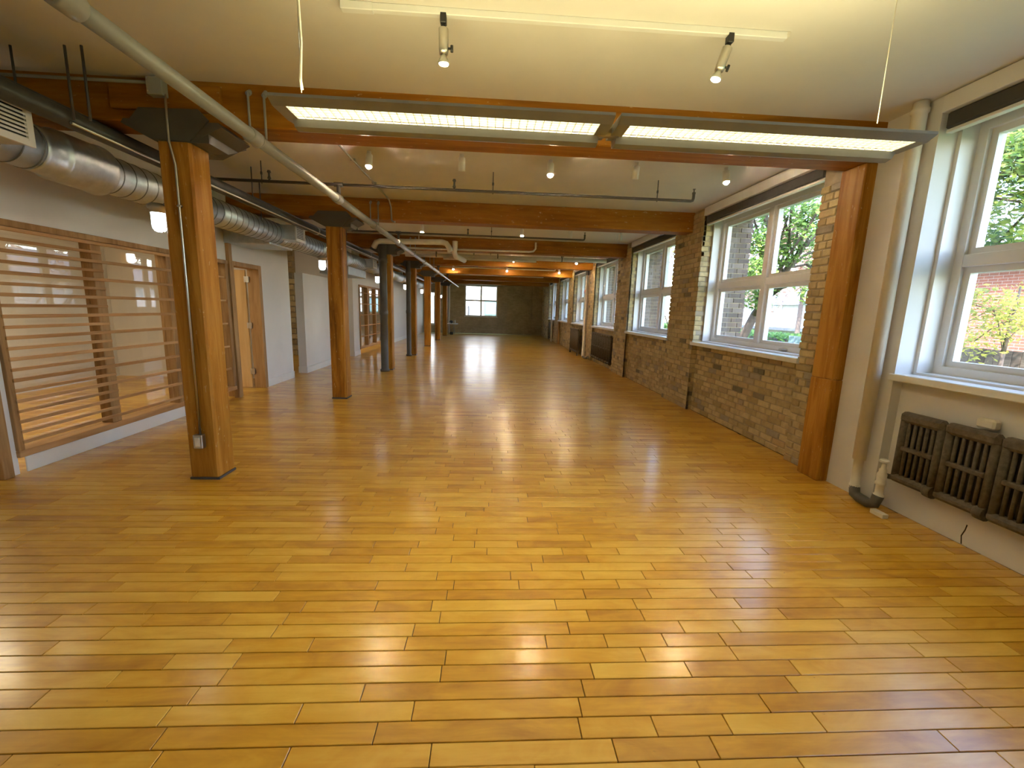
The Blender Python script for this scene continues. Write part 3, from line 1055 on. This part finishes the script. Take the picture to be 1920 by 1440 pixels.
for i in range(5):
    y = 5.42 + BAY * i
    z = 2.88 + .03 * min(i, 1)
    t = thing('sprinkler_branch', lab[i], 'pipe', (0, y, z), 'sprinkler branches')
    x1 = [2.46, 1.86, 2.3, 2.3, 2.3][i]
    br = MB().tube([(-3.6, y, z), (x1 - .03, y, z), (x1 - .008, y, z + .006), (x1, y, z + .03), (x1, y, z + .10)], .017, 10)
    br.build('pipe_run', 'steel' if i < 2 else 'cream', t)
    MB().tube([(-1.78, y, 2.755), (-1.78, y, z)], .022, 10).cyl((-1.83, y, z), (-1.73, y, z), .026, 12).build('riser_tee', 'steel', t)
    MB().lathe((x1, y, z + .08), (x1, y, z + .16), [(0, .02), (.02, .02), (.022, .008), (.05, .008), (.055, .018), (.06, .018)], 10).build('sprinkler_head', 'steel', t)
    for x in (-2.56, -.44):
        MB().cyl((x, y, z), (x, y, z + .05), .012, 8).lathe((x, y, z + .03), (x, y, z + .12), [(0, .022), (.03, .012), (.06, .012), (.07, .022), (.09, .016)], 10).build('sprinkler_head', 'steel', t)
    for x in (-2.66, .017, 2.02):
        if x < x1:
            MB().cyl((x, y + .03, z - .02), (x, y + .03, ZC), .006, 6).lathe((x, y + .03, z + .08), (x, y + .03, z + .11), [(0, .012), (.03, .012)], 8).build('hanger_rod', 'darkpipe', t)

# ---------------------------------------------------------------- pipes and clutter of the rear bays
t = thing('drain_pipe', 'white insulated pipe with an elbow hung below the third beam', 'pipe', (-1.7, 10.2, 2.85))
MB().tube([(-2.62, 10.2, 2.80), (-2.55, 10.15, 2.90), (-2.45, 10.12, 2.925), (-1.08, 10.12, 2.955), (-.99, 10.12, 2.93), (-.93, 10.12, 2.85), (-.90, 10.12, 2.76)], .062, 14).build('pipe_run', 'cream', t)
MB().tube([(-.80, 10.20, 3.0), (-.80, 10.20, 2.88), (-.82, 10.22, 2.76), (-.80, 10.45, 2.70), (-.65, 11.3, 2.70)], .060, 14).build('second_elbow', 'cream', t)
for x in (-2.05, -1.6):
    MB().cyl((x, 10.12, 2.95), (x, 10.12, ZC), .008, 6).build('hanger_rod', 'cream', t)
t = thing('heating_pipe', 'straight white pipe crossing the room beyond the bent pipe', 'pipe', (.4, 11.7, 2.86))
MB().cyl((-2.2, 11.7, 2.84), (3.1, 11.7, 2.86), .05, 14).build('pipe_run', 'cream', t)
MB().cyl((-1.2, 11.5, 2.76), (1.2, 11.5, 2.77), .035, 12).build('lower_run', 'cream', t)
for x in (-1.4, .2, 1.9):
    MB().bbox(x - .012, x + .012, 11.64, 11.76, 2.80, ZC, .002).build('hanger_strap', 'steel', t)
t = thing('heating_pipe', 'pale branch pipe bending down to the straight white pipe', 'pipe', (1.0, 10.6, 2.95))
MB().tube([(1.05, 10.32, 3.06), (1.05, 10.32, 2.92), (1.0, 10.322, 2.86), (.9, 10.322, 2.845), (-2.0, 10.322, 2.83)], .022, 10).build('pipe_run', 'cream', t)
for i, (x, y) in enumerate(((.02, 14.3), (1.82, 14.3))):
    t = thing('dome_pendant', ['shallow white pan lamp left of the middle in the rear bays', 'shallow white pan lamp nearer the windows in the rear bays'][i], 'lamp', (x, y, 2.92), 'pan lamps in the rear bays')
    MB().lathe((x, y, 2.99), (x, y, 2.92), [(0, .03), (.02, .06), (.05, .20), (.07, .26)], 24, False).build('shade', 'trim', t)
    MB().cyl((x, y, 2.98), (x, y, ZC), .008, 8).build('stem', 'trim', t)
    MB().sphere((x, y, 2.93), .03).build('bulb', 'bulb', t)

# ---------------------------------------------------------------- jar lamps on the posts
jl = ['glowing jar lamp on the nearest timber post', 'glowing jar lamp on the second timber post', 'glowing jar lamp beside the third post', 'glowing jar lamp beside the fourth post', 'glowing jar lamp beside the fifth post', 'glowing jar lamp beside the sixth post', 'glowing jar lamp on the farthest post']
p0 = None
for i in range(7):
    x, y, z = -2.60, 3.68 + BAY * i, 2.12
    if p0 is None:
        t = thing('jar_lamp', jl[0], 'lamp', (x, y, z), 'jar lamps on the posts')
        MB().lathe((x, y, z + .045), (x, y, z + .115), [(0, .054), (.03, .056), (.032, .068), (.05, .07), (.07, .05)], 20).build('lamp_cap', 'pipe', t)
        MB().lathe((x, y, z - .095), (x, y, z + .045), [(0, .018), (.008, .034), (.025, .045), (.05, .049), (.14, .049)], 20).build('glass_jar', 'jar', t)
        MB().tube([(x + .04, y, z + .09), (x + .075, y, z + .10), (x + .097, y, z + .09)], .014, 8).build('bracket', 'pipe', t)
        MB().tube([(x + .057, y, z + .05), (x + .062, y, z - .04), (x + .02, y, z - .10)], .004, 6).build('guard_wire', 'pipe', t)
        p0 = t
    else:
        copy_tree(p0, (x, y, z), jl[i])

# ---------------------------------------------------------------- small ceiling spots
def spot(x, y, lit, label, tilt=0.0):
    t = thing('ceiling_spot', label, 'spotlight', (x, y, 3.0), 'small cylinder spots on the ceiling')
    d = Vector((tilt, -.25 if lit else .2, -1)).normalized()
    top = Vector((x, y, 3.075))
    MB().cyl((x, y, 3.06), (x, y, ZC), .022, 12).build('mount', 'trim', t)
    MB().lathe(top, top + d * .13, [(0, .012), (.0, .03), (.004, .036), (.13, .036), (.13, .033), (.09, .031), (.088, .004)], 18, False).build('canister', 'trim', t)
    if lit:
        c = top + d * .128
        MB().sphere(c, .027, 12, 8).build('bulb', 'bulb', t)
names = [(-1.30, 4.96, 1, 'lit ceiling spot in the first bay, nearest the posts'), (-.32, 4.9, 0, 'unlit white ceiling canister left of the middle in the first bay'),
         (.63, 4.95, 1, 'lit ceiling spot in the middle of the first bay'), (1.56, 4.89, 0, 'unlit white ceiling canister right of the middle in the first bay'),
         (2.56, 4.9, 1, 'lit ceiling spot in the first bay, nearest the windows'),
         (-1.34, 8.9, 1, 'lit ceiling spot in the second bay, nearest the posts'), (.62, 8.86, 1, 'lit ceiling spot in the middle of the second bay'),
         (1.58, 8.8, 0, 'unlit white ceiling canister in the second bay, left of its neighbour'), (2.60, 8.85, 0, 'unlit white ceiling canister in the second bay, nearest the windows'),
         (.71, 13.4, 1, 'lit ceiling spot in the third bay, at the middle'), (2.62, 13.36, 1, 'lit ceiling spot in the third bay, nearest the windows'),
         (-1.38, 16.86, 1, 'lit ceiling spot in the fourth bay, nearest the posts'), (.65, 16.8, 1, 'lit ceiling spot in the middle of the fourth bay'),
         (2.65, 16.8, 1, 'lit ceiling spot in the fourth bay, nearest the windows')]
for x, y, lit, lb in names:
    spot(x, y, lit, lb)

# ---------------------------------------------------------------- track with two heads
TY = 2.67
t = thing('lighting_track', 'cream ceiling track carrying two small spotlights', 'track', (.42, TY, 3.09))
MB().bbox(-.82, 1.66, TY - .018, TY + .018, 3.072, 3.108, .003).build('rail', 'trim', t)
MB().bbox(-.83, -.66, TY - .021, TY + .021, 3.068, 3.108, .003).build('feed_end', 'trim', t)
MB().bbox(1.655, 1.675, TY - .02, TY + .02, 3.082, 3.108, .003).build('end_cap', 'cream', t)
def head(x, d, label):
    t = thing('track_spotlight', label, 'spotlight', (x, TY, 3.0), 'spotlights on the track')
    d = Vector(d).normalized()
    MB().bbox(x - .017, x + .017, TY - .02, TY + .02, 3.035, 3.084, .003).build('adapter', 'black', t)
    top = Vector((x, TY, 3.04))
    MB().cyl(top, top + d * .03, .013, 10).build('neck', 'black', t)
    a = top + d * .022
    body = MB().lathe(a, a + d * .125, [(0, .022), (.004, .0265), (.10, .0265), (.125, .024)], 20).build('barrel', 'brushed', t)
    sd = Vector((1, 0, 0)) - d * d.x
    sd.normalize()
    c = a + d * .095
    MB().cyl(c + sd * .024, c + sd * .045, .006, 8).cyl(c + sd * .045 - d * .016, c + sd * .045 + d * .016, .008, 8).build('thumb_screw', 'black', body)
    b0 = a + d * .122
    MB().lathe(b0, b0 + d * .05, [(0, .014), (.012, .016), (.04, .032), (.048, .033)], 18).build('reflector', 'chrome', t)
    MB().lathe(b0 + d * .0485, b0 + d * .056, [(0, .026), (.004, .022), (.0075, .010)], 14).build('bulb_face', 'bulb', t)
head(-.282, (0, .12, -1), 'upright silver track spotlight near the left end of the track')
head(1.334, (-.28, .1, -1), 'tilted silver track spotlight near the right end of the track')

# ---------------------------------------------------------------- twin pendant fluorescents
def pendant(x0, x1, label, skew0, skew1):
    t = thing('pendant_light', label, 'lamp', ((x0 + x1) / 2, 2.14, 2.33), 'linear pendant lights')
    ya, yb, yc, yd = 2.02, 2.065, 2.19, 2.285
    zn = 2.335
    hs = MB()
    # near flange and side
    hs.prism([(ya, zn + .02), (yb, zn), (yb, zn + .006), (ya + .004, zn + .026), (ya + .002, zn + .032), (ya, zn + .032)], 0, x0, x1)
    # far trough
    hs.prism([(yc, zn + .002), (yc + .02, zn - .026), (yd - .04, zn - .034), (yd - .012, zn - .026), (yd, zn - .006), (yd, zn + .03), (yd - .006, zn + .03), (yd - .008, zn + .0), (yc + .01, zn + .012)], 0, x0 + .03, x1 - .03)
    # end plates
    for a, b in ((x0, x0 + .055), (x1 - .055, x1)):
        hs.prism([(ya + .004, zn + .02), (yb, zn), (yc + .02, zn), (yd - .01, zn + .01), (yd - .01, zn + .045), (ya + .004, zn + .03)], 0, a, b)
    hs.build('housing', 'pipe', t)
    MB().box(x0 + .056, x1 - .056, yb + .001, yc - .001, zn + .023, zn + .026).build('diffuser', 'diffuser', t)
    MB().box(x0 + .056, x1 - .056, yb + .022, yc - .022, zn + .0265, zn + .0285).build('uplight_mask', 'pipe', t)  # added strip that cuts the diffuser's glow towards the ceiling
    lo = MB()
    n = 38
    for k in range(n + 1):
        x = x0 + .055 + (x1 - x0 - .11) * k / n
        lo.box(x - .0009, x + .0009, yb, yc, zn + .001, zn + .022)
    for q in range(1, 5):
        y = yb + (yc - yb) * q / 5
        lo.box(x0 + .055, x1 - .055, y - .0007, y + .0007, zn + .001, zn + .020)
    lo.build('louvre_grid', 'pipe', t)
    for y in (yb + .035, yc - .035):
        MB().cyl((x0 + .10, y, zn + .042), (x1 - .10, y, zn + .042), .013, 12).build('tube', 'tube', t)
    return t
pa = pendant(-.945, .535, 'left half of the long pendant light, hung by the cream cord', 0, 0)
pb = pendant(.56, 2.03, 'right half of the long pendant light, nearest the windows', 0, 0)
MB().cyl((.50, 2.2, 2.36), (.60, 2.2, 2.36), .03, 12).build('joiner', 'brushed', pb)
MB().tube([(-.83, 2.10, 2.42), (-.835, 2.10, 2.46), (-.825, 2.10, 2.6), (-.83, 2.10, 2.8), (-.825, 2.10, ZC)], .006, 8).build('cord', 'cream', pa)
MB().cyl((-.845, 2.13, 2.42), (-.845, 2.13, ZC), .0018, 6).build('suspension_wire', 'chrome', pa)
MB().cyl((1.80, 2.10, 2.42), (1.80, 2.10, ZC), .0022, 6).build('suspension_wire', 'cream', pb)

# ---------------------------------------------------------------- radiators and heating pipes
def col_radiator(x, y0, y1, z0, z1, label, secw, nbar, feet=False, wall=None):
    t = thing('radiator', label, 'radiator', (x, (y0 + y1) / 2, z0 if not feet else 0))
    n = max(1, round((y1 - y0) / secw))
    w = (y1 - y0) / n
    D = .045
    for k in range(n):
        a = y0 + k * w
        b = a + w - .006
        s = MB()
        # frame of one section: stiles, top and bottom headers, middle bar
        st = .052
        for yy in (a + st / 2, b - st / 2):
            s.lathe((x, yy, z0 + .05), (x, yy, z1 - .04), [(0, st / 2), (z1 - z0 - .09, st / 2)], 12)
        s.bbox(x - .036, x + .036, a, b, z1 - .085, z1 - .004, .022)
        s.bbox(x - .036, x + .036, a, b, z0 + .012, z0 + .075, .022)
        s.lathe((x, a, z0 + .04), (x, a + .07, z0 + .04), [(0, .046), (.05, .046), (.07, .03)], 12)
        zm = (z0 + z1) / 2
        s.bbox(x - .024, x + .026, a + st * .8, b - st * .8, zm - .018, zm + .016, .008)
        s.build('radiator_section', 'iron', t)
        m_ = nbar
        gap = (b - a - 2 * st)
        for q in range(m_):
            yy = a + st + gap * (q + .5) / m_
            bar = MB().lathe((x - .006, yy, z0 + .06), (x - .006, yy, z1 - .06), [(0, .012), (z1 - z0 - .12, .012)], 8)
            bar.build('bar', 'iron', t)
        # webs behind the bars
        s = MB().bbox(x + .03, x + .048, a + .02, b - .02, z0 + .05, z1 - .05, .004)
        s.build('back_web', 'black', t)
    if feet:
        for yy in (y0 + .05, y1 - .05):
            MB().lathe((x, yy, 0), (x, yy, z0 + .03), [(0, .04), (.02, .03), (z0 + .03, .024)], 10).build('foot', 'iron', t)
    if wall is not None:
        for yy in (y0 + .25, y1 - .25):
            MB().bbox(x, wall, yy - .02, yy + .02, z1 - .12, z1 - .08, .004).build('wall_bracket', 'iron', t)
    return t
col_radiator(3.205, 1.07, 3.06, .265, .835, 'rusty cast-iron radiator hung on the white wall below the near window', .332, 5, wall=XS)
col_radiator(3.235, 11.18, 13.3, .13, .92, 'dark wall radiator in the brick niche before the white riser', .26, 3, wall=XS)
col_radiator(3.10, 14.75, 16.15, .10, .93, 'dark free-standing radiator beyond the white riser', .11, 1, feet=True)
col_radiator(3.24, 21.9, 23.2, .10, .93, 'dark radiator under the farthest side window', .13, 1, feet=True)
tag(MB().bbox(XS - .06, XS - .001, 2.49, 2.60, .835, .90, .012).build('wall_clip', 'cream', base=(XS, 2.55, .85)), 'small white plastic bracket on the wall above the near radiator', 'bracket')
# white riser by the near radiator
t = thing('heating_riser', 'cream painted heating pipe in front of the white pier', 'pipe', (3.14, 3.30, 0))
MB().lathe((3.145, 3.30, .10), (3.145, 3.30, ZC - .005), [(0, .040), (.03, .040), (.032, .034), (.25, .034), (.255, .047), (2.92, .047), (2.925, .056), (2.95, .056), (2.96, .047), (3.0, .047)], 20).build('riser', 'cream', t)
MB().tube([(3.145, 3.30, .12), (3.14, 3.28, .055), (3.13, 3.22, .045), (3.12, 3.13, .045), (3.13, 3.08, .06), (3.145, 3.075, .13)], .040, 14).build('elbow_trap', 'steel', t)
MB().lathe((3.145, 3.075, .12), (3.145, 3.075, .41), [(0, .036), (.02, .036), (.025, .028), (.10, .028), (.105, .036), (.125, .036), (.13, .03), (.17, .034), (.19, .034), (.21, .024), (.23, .026), (.24, .016), (.29, .012)], 16).build('valve_body', 'cream', t)
MB().lathe((3.145, 3.075, .40), (3.145, 3.075, .435), [(0, .012), (.008, .030), (.022, .034), (.032, .028)], 16).build('valve_handle', 'trim', t)
MB().tube([(3.145, 3.075, .30), (3.18, 3.06, .30), (3.205, 3.03, .30)], .020, 10).build('valve_tail', 'steel', t)
tag(MB().bbox(3.065, 3.115, 2.93, 3.045, 0.001, .035, .003).build('wood_block', 'cream', base=(3.09, 2.99, 0)), 'small pale block lying on the floor below the valve', 'block')
# risers further along
t = thing('heating_riser', 'white painted riser in front of the third brick pier, beside the red bell', 'pipe', (3.16, 14.08, 0))
MB().lathe((3.15, 14.08, .06), (3.15, 14.08, ZC), [(0, .06), (.03, .06), (.032, .052), (2.62, .052)], 16, False).build('riser', 'cream', t)
MB().lathe((3.15, 14.08, 2.68), (3.15, 14.08, ZC), [(0, .058), (.42, .058)], 16).build('upper_sleeve', 'darkpipe', t)
MB().tube([(3.15, 14.08, .10), (3.14, 14.06, .05), (3.12, 13.8, .045), (3.15, 13.6, .05), (3.17, 13.45, .10)], .035, 10).build('elbow_trap', 'steel', t)
tag(MB().lathe((3.22, 14.30, 2.17), (3.13, 14.30, 2.17), [(0, .09), (.04, .09), (.06, .075), (.09, .05)], 18).build('fire_bell', mat_plain('red_enamel', (0.30, 0.02, 0.015), 0.35), base=(3.2, 14.3, 2.17)), 'small red fire bell on the brick pier beside the white riser', 'bell')
tag(MB().bbox(3.15, 3.22, 14.25, 14.36, 1.40, 1.62, .006).build('alarm_box', 'oak_v', base=(3.2, 14.3, 1.4)), 'small brown box on the brick pier below the red bell', 'box')
tag(MB().lathe((3.15, 21.5, 0), (3.15, 21.5, ZC), [(0, .06), (.03, .05), (ZC, .05)], 14).build('heating_riser', 'cream', base=(3.15, 21.5, 0)), 'white riser near the far end of the brick wall', 'pipe')
tag(MB().bbox(3.20, 3.29, 19.8, 20.05, 0, 1.0, .006).build('standing_board', 'oak_v', base=(3.24, 19.9, 0)), 'narrow brown board standing below a far side window', 'board')

# ---------------------------------------------------------------- far corner: table and bits
t = thing('folding_table', 'small white folding table by the end wall', 'table', (-2.05, 25.0, 0))
MB().bbox(-2.45, -1.78, 24.6, 25.4, .60, .635, .008).build('table_top', 'trim', t)
for y in (24.75, 25.25):
    for x in (-2.3, -1.95):
        MB().tube([(x, y, 0), (x + .06 * (1 if x < -2.1 else -1), y, .60)], .012, 8).build('leg', 'pipe', t)
bagm = MB().sphere((-2.14, 24.9, .727), .11, 14, 8, .8).build('bag', 'black', base=(-2.14, 24.9, .635))
tag(bagm, 'black bag lying on the small white table', 'bag')
tag(MB().lathe((-1.92, 24.9, .636), (-1.92, 24.9, .85), [(0, .035), (.14, .035), (.17, .016), (.21, .015)], 12).build('bottle', 'trim', base=(-1.92, 24.9, .636)), 'white bottle standing on the small table', 'bottle')
tag(MB().bbox(-2.22, -2.02, 24.85, 25.05, 0, .16, .03).build('storage_box', 'darkpipe', base=(-2.1, 24.95, 0)), 'dark box on the floor under the small table', 'box')
b = MB().sphere((-4.25, 22.9, .17), .19, 14, 8, .85).tube([(-4.32, 22.9, .30), (-4.36, 22.9, .5), (-4.30, 22.9, .52)], .015, 6)
tag(b.build('backpack', 'black', base=(-4.25, 22.9, 0)), 'dark backpack on the floor in the far left opening', 'bag')
t = thing('rain_leader', 'pair of white pipes standing in the far left corner', 'pipe', (-2.45, 26.4, 0))
MB().cyl((-2.40, 26.45, 0), (-2.40, 26.45, ZC), .06, 14).build('pipe_column', 'trim', t)
MB().cyl((-2.57, 26.45, 0), (-2.57, 26.45, ZC), .035, 12).build('pipe_column', 'trim', t)

# office ceiling lamps and an added fill lamp for the passage
def office_lamp(x, y, lb, mat='office_tube'):
    t = thing('office_light', lb, 'lamp', (x, y, 3.0))
    MB().bbox(x - .62, x + .62, y - .09, y + .09, 3.03, ZC, .006).build('lamp_body', 'trim', t)
    MB().bbox(x - .60, x + .60, y - .16, y + .16, 2.995, 3.03, .01).build('diffuser', mat, t)
M['passage_fill'] = mat_emit('passage_fill', (1.0, 0.86, 0.62), 4.5)  # glow of the added passage fill lamp
M['office_tube'] = mat_emit('office_tube', (1.0, 0.86, 0.6), 26.0)
office_lamp(-5.6, 5.0, 'strip lamp on the ceiling of the glazed office')
office_lamp(-5.0, 10.9, 'unseen fill lamp added on the ceiling of the side passage', 'passage_fill')  # added lamp, out of view, that brightens the passage
office_lamp(-5.4, 15.5, 'strip lamp on the ceiling behind the far screen')

# ---------------------------------------------------------------- outdoors
GZ = -.35
struct(MB().box(-40, 90, -60, 110, GZ - .2, GZ).build('floor_outdoors', 'ground'), 'lawn outside the windows')
tag(MB().box(11.0, 17, 15.2, 90, GZ, GZ + .04).build('road', 'road', base=(15, 20, GZ)), 'pale sunlit street beyond the hedge', 'road')
def leaves(mb, c, r, n, size, rng, sz=1.0):
    for _ in range(n):
        d = Vector((rng.gauss(0, 1), rng.gauss(0, 1), rng.gauss(0, 1))).normalized() * (rng.random() ** .4)
        p = Vector((c[0] + d.x * r, c[1] + d.y * r, c[2] + d.z * r * sz))
        u = Vector((rng.gauss(0, 1), rng.gauss(0, 1), rng.gauss(0, 1))).normalized()
        w = u.orthogonal().normalized()
        s = size * rng.uniform(.6, 1.3)
        mb.add([p - u * s, p + w * s * .5, p + u * s, p - w * s * .5], [(0, 1, 2, 3)])
def tree(base, lean, h, blobs, n, mat, label, size=.11, seed=0, r0=.16):
    rng = random.Random(seed)
    t = thing('tree', label, 'tree', base, 'trees outside the windows')
    bx_, by_, bz_ = base
    top = (bx_ + lean[0], by_ + lean[1], bz_ + h)
    mid = (bx_ + lean[0] * .4, by_ + lean[1] * .4, bz_ + h * .5)
    tr = MB()
    tr.lathe(base, mid, [(0, r0 * 1.2), (.2, r0), ((Vector(mid) - Vector(base)).length, r0 * .75)], 10)
    tr.lathe(mid, top, [(0, r0 * .75), ((Vector(top) - Vector(mid)).length, r0 * .3)], 10)
    for c, r in blobs:
        p = Vector(mid).lerp(Vector(top), rng.random() * .8)
        tr.tube([p, (p + Vector(c)) / 2 + Vector((0, 0, .15)), Vector(c)], r0 * .2, 6)
    tr.build('trunk', 'bark', t)
    fo = MB()
    for c, r in blobs:
        leaves(fo, c, r, n, size, rng)
    o = fo.build('foliage', mat, t)
    o['kind'] = 'stuff'
    return t
def blobs_at(c, spread, n, r, seed, zs=.6):
    rng = random.Random(seed)
    return [((c[0] + rng.uniform(-1, 1) * spread, c[1] + rng.uniform(-1, 1) * spread, c[2] + rng.uniform(-1, 1) * spread * zs), r * rng.uniform(.6, 1.15)) for _ in range(n)]
tree((8.2, 14.3, GZ), (.2, -2.9, 0), 3.9, blobs_at((8.2, 11.6, 4.1), 1.9, 24, .62, 1, .8) + [((8.0, 12.6, 2.2), .5), ((8.1, 10.4, 2.3), .55), ((8.0, 13.0, 2.9), .5)], 560, 'leaf', 'leafy green tree with a leaning trunk outside the largest brick-framed window', size=.065, seed=1)
tree((8.6, 4.6, GZ), (-.4, 1.6, 0), 4.6, blobs_at((8.0, 6.5, 4.0), 1.1, 14, .7, 2, 1.1), 700, 'leaf_m', 'dense green and yellow tree outside the near painted bay', size=.065, seed=2, r0=.10)
tree((8.0, 20.6, GZ), (.2, .4, 0), 5.0, blobs_at((8.1, 21.0, 4.2), 1.3, 7, .6, 3, 1.0), 90, 'leaf_y', 'sparse yellowing tree outside the second brick-framed window', size=.08, seed=3, r0=.10)
tree((20, 27, GZ), (0, 0, 0), 6, blobs_at((20, 27, 5.2), 2.4, 12, 1.2, 4, .9), 300, 'leaf_r', 'russet tree across the street, left of its neighbour', size=.16, seed=4)
tree((20, 33.5, GZ), (0, 0, 0), 7, blobs_at((20, 33.5, 5.5), 2.6, 12, 1.3, 5, .9), 300, 'leaf_r', 'russet tree far across the street', size=.16, seed=5)
tree((10.2, 8.0, GZ), (.1, 0, 0), 2.6, blobs_at((10.2, 7.9, 1.5), .8, 8, .5, 6, .9), 260, 'leaf_y', 'pale shrubby tree in front of the brick house', size=.05, seed=6, r0=.05)
def hedge(x0, x1, y0, y1, h, lb, seed):
    rng = random.Random(seed)
    t = thing('hedge', lb, 'hedge', ((x0 + x1) / 2, (y0 + y1) / 2, GZ))
    MB().bbox(x0 + .15, x1 - .15, y0 + .1, y1 - .1, GZ, GZ + h - .12, .1).build('hedge_core', 'bark', t)
    mb = MB()
    n = int((y1 - y0) * (x1 - x0 + 2 * h) * 150)
    for _ in range(n):
        p = Vector((rng.uniform(x0, x1), rng.uniform(y0, y1), GZ + h * rng.random()))
        if rng.random() < .6:
            if rng.random() < .5:
                p.x = rng.choice((x0, x1)) + rng.uniform(-.06, .06)
            else:
                p.z = GZ + h + rng.uniform(-.1, .06)
        u = Vector((rng.gauss(0, 1), rng.gauss(0, 1), rng.gauss(0, 1))).normalized()
        w = u.orthogonal()
        s = .06 * rng.uniform(.7, 1.4)
        mb.add([p - u * s, p + w * s * .6, p + u * s, p - w * s * .6], [(0, 1, 2, 3)])
    o = mb.build('hedge_leaves', 'hedge', t)
    o['kind'] = 'stuff'
hedge(9.4, 10.4, 9.6, 26, 1.3, 'clipped green hedge along the street', 3)
# house seen through the near window
def house(x, y0, y1, h, wallm, lb, rx):
    t = thing('house', lb, 'house', (x, (y0 + y1) / 2, GZ))
    MB().box(x, x + 7, y0, y1, GZ, h).build('walls', wallm, t)
    MB().prism([(x - .6, h - .1), (x + 3.5, h + 2.4), (x + 7.6, h - .1)], 1, y0 - .4, y1 + .4).build('roof', 'shingle', t)
    n = max(1, int((y1 - y0) / 3))
    for k in range(n):
        yc_ = y0 + (k + .5) * (y1 - y0) / n
        w = MB().box(x - .06, x + .05, yc_ - .6, yc_ + .6, 1.2, 2.7).build('window', 'trim', t)
        MB().box(x - .07, x - .061, yc_ - .5, yc_ - .04, 1.3, 2.6).build('pane', 'bluepane', w)
        MB().box(x - .07, x - .061, yc_ + .04, yc_ + .5, 1.3, 2.6).build('pane', 'bluepane', w)
    MB().box(x - 1.6, x - .02, y0 + .5, y1 - .5, .55, .75).build('porch_roof', 'shingle', t)
    return t
house(13.2, 6.5, 14.6, 3.3, 'redbrick', 'brick house with a shingled roof outside the near window', 0)
house(25, 25, 48, 2.7, 'stucco', 'pale house far along the street', 0)
t = thing('fence', 'dark board fence outside the near window', 'fence', (11.6, 8, GZ))
for k in range(30):
    MB().bbox(11.5, 11.53, 6.6 + k * .17, 6.76 + k * .17, GZ, .95, .003).build('board', 'fence', t)
t = thing('street_sign', 'small pale street sign standing in front of the hedge', 'sign', (9.0, 12.2, GZ))
MB().cyl((9.0, 12.2, GZ), (9.0, 12.2, .98), .025, 8).build('sign_post', 'chrome', t)
MB().bbox(8.985, 9.015, 11.95, 12.45, .80, 1.0, .004).build('sign_plate', 'bluepane', t)
# white building beyond the end window
t = thing('neighbour_building', 'sunlit white building beyond the end window', 'building', (0, 33, GZ))
MB().box(-12, 9, 33, 41, GZ, 7).build('walls', 'stucco', t)
w = MB().box(-.35, .85, 32.93, 33.0, 1.05, 2.1).build('window', 'teal', t)
MB().box(-.25, .75, 32.92, 32.929, 1.15, 2.0).build('pane', 'bluepane', w)
w = MB().box(-1.6, -1.5, 32.9, 33.0, .95, 1.7).build('downpipe', 'darkpipe', t)
# fire escape outside the rear windows
t = thing('fire_escape', 'red iron fire escape stair outside the rear side windows', 'stair', (5.6, 15.6, GZ))
for x in (5.2, 6.0):
    MB().tube([(x, 13.6, GZ), (x, 17.4, 3.2)], .04, 8).build('stringer', 'iron', t)
    MB().tube([(x, 13.6, GZ + .95), (x, 17.4, 4.15)], .02, 8).build('handrail', 'iron', t)
for k in range(17):
    f = (k + .5) / 17
    y, z = 13.6 + 3.8 * f, GZ + 3.55 * f
    MB().bbox(5.2, 6.0, y - .12, y + .12, z, z + .03, .003).build('tread', 'iron', t)
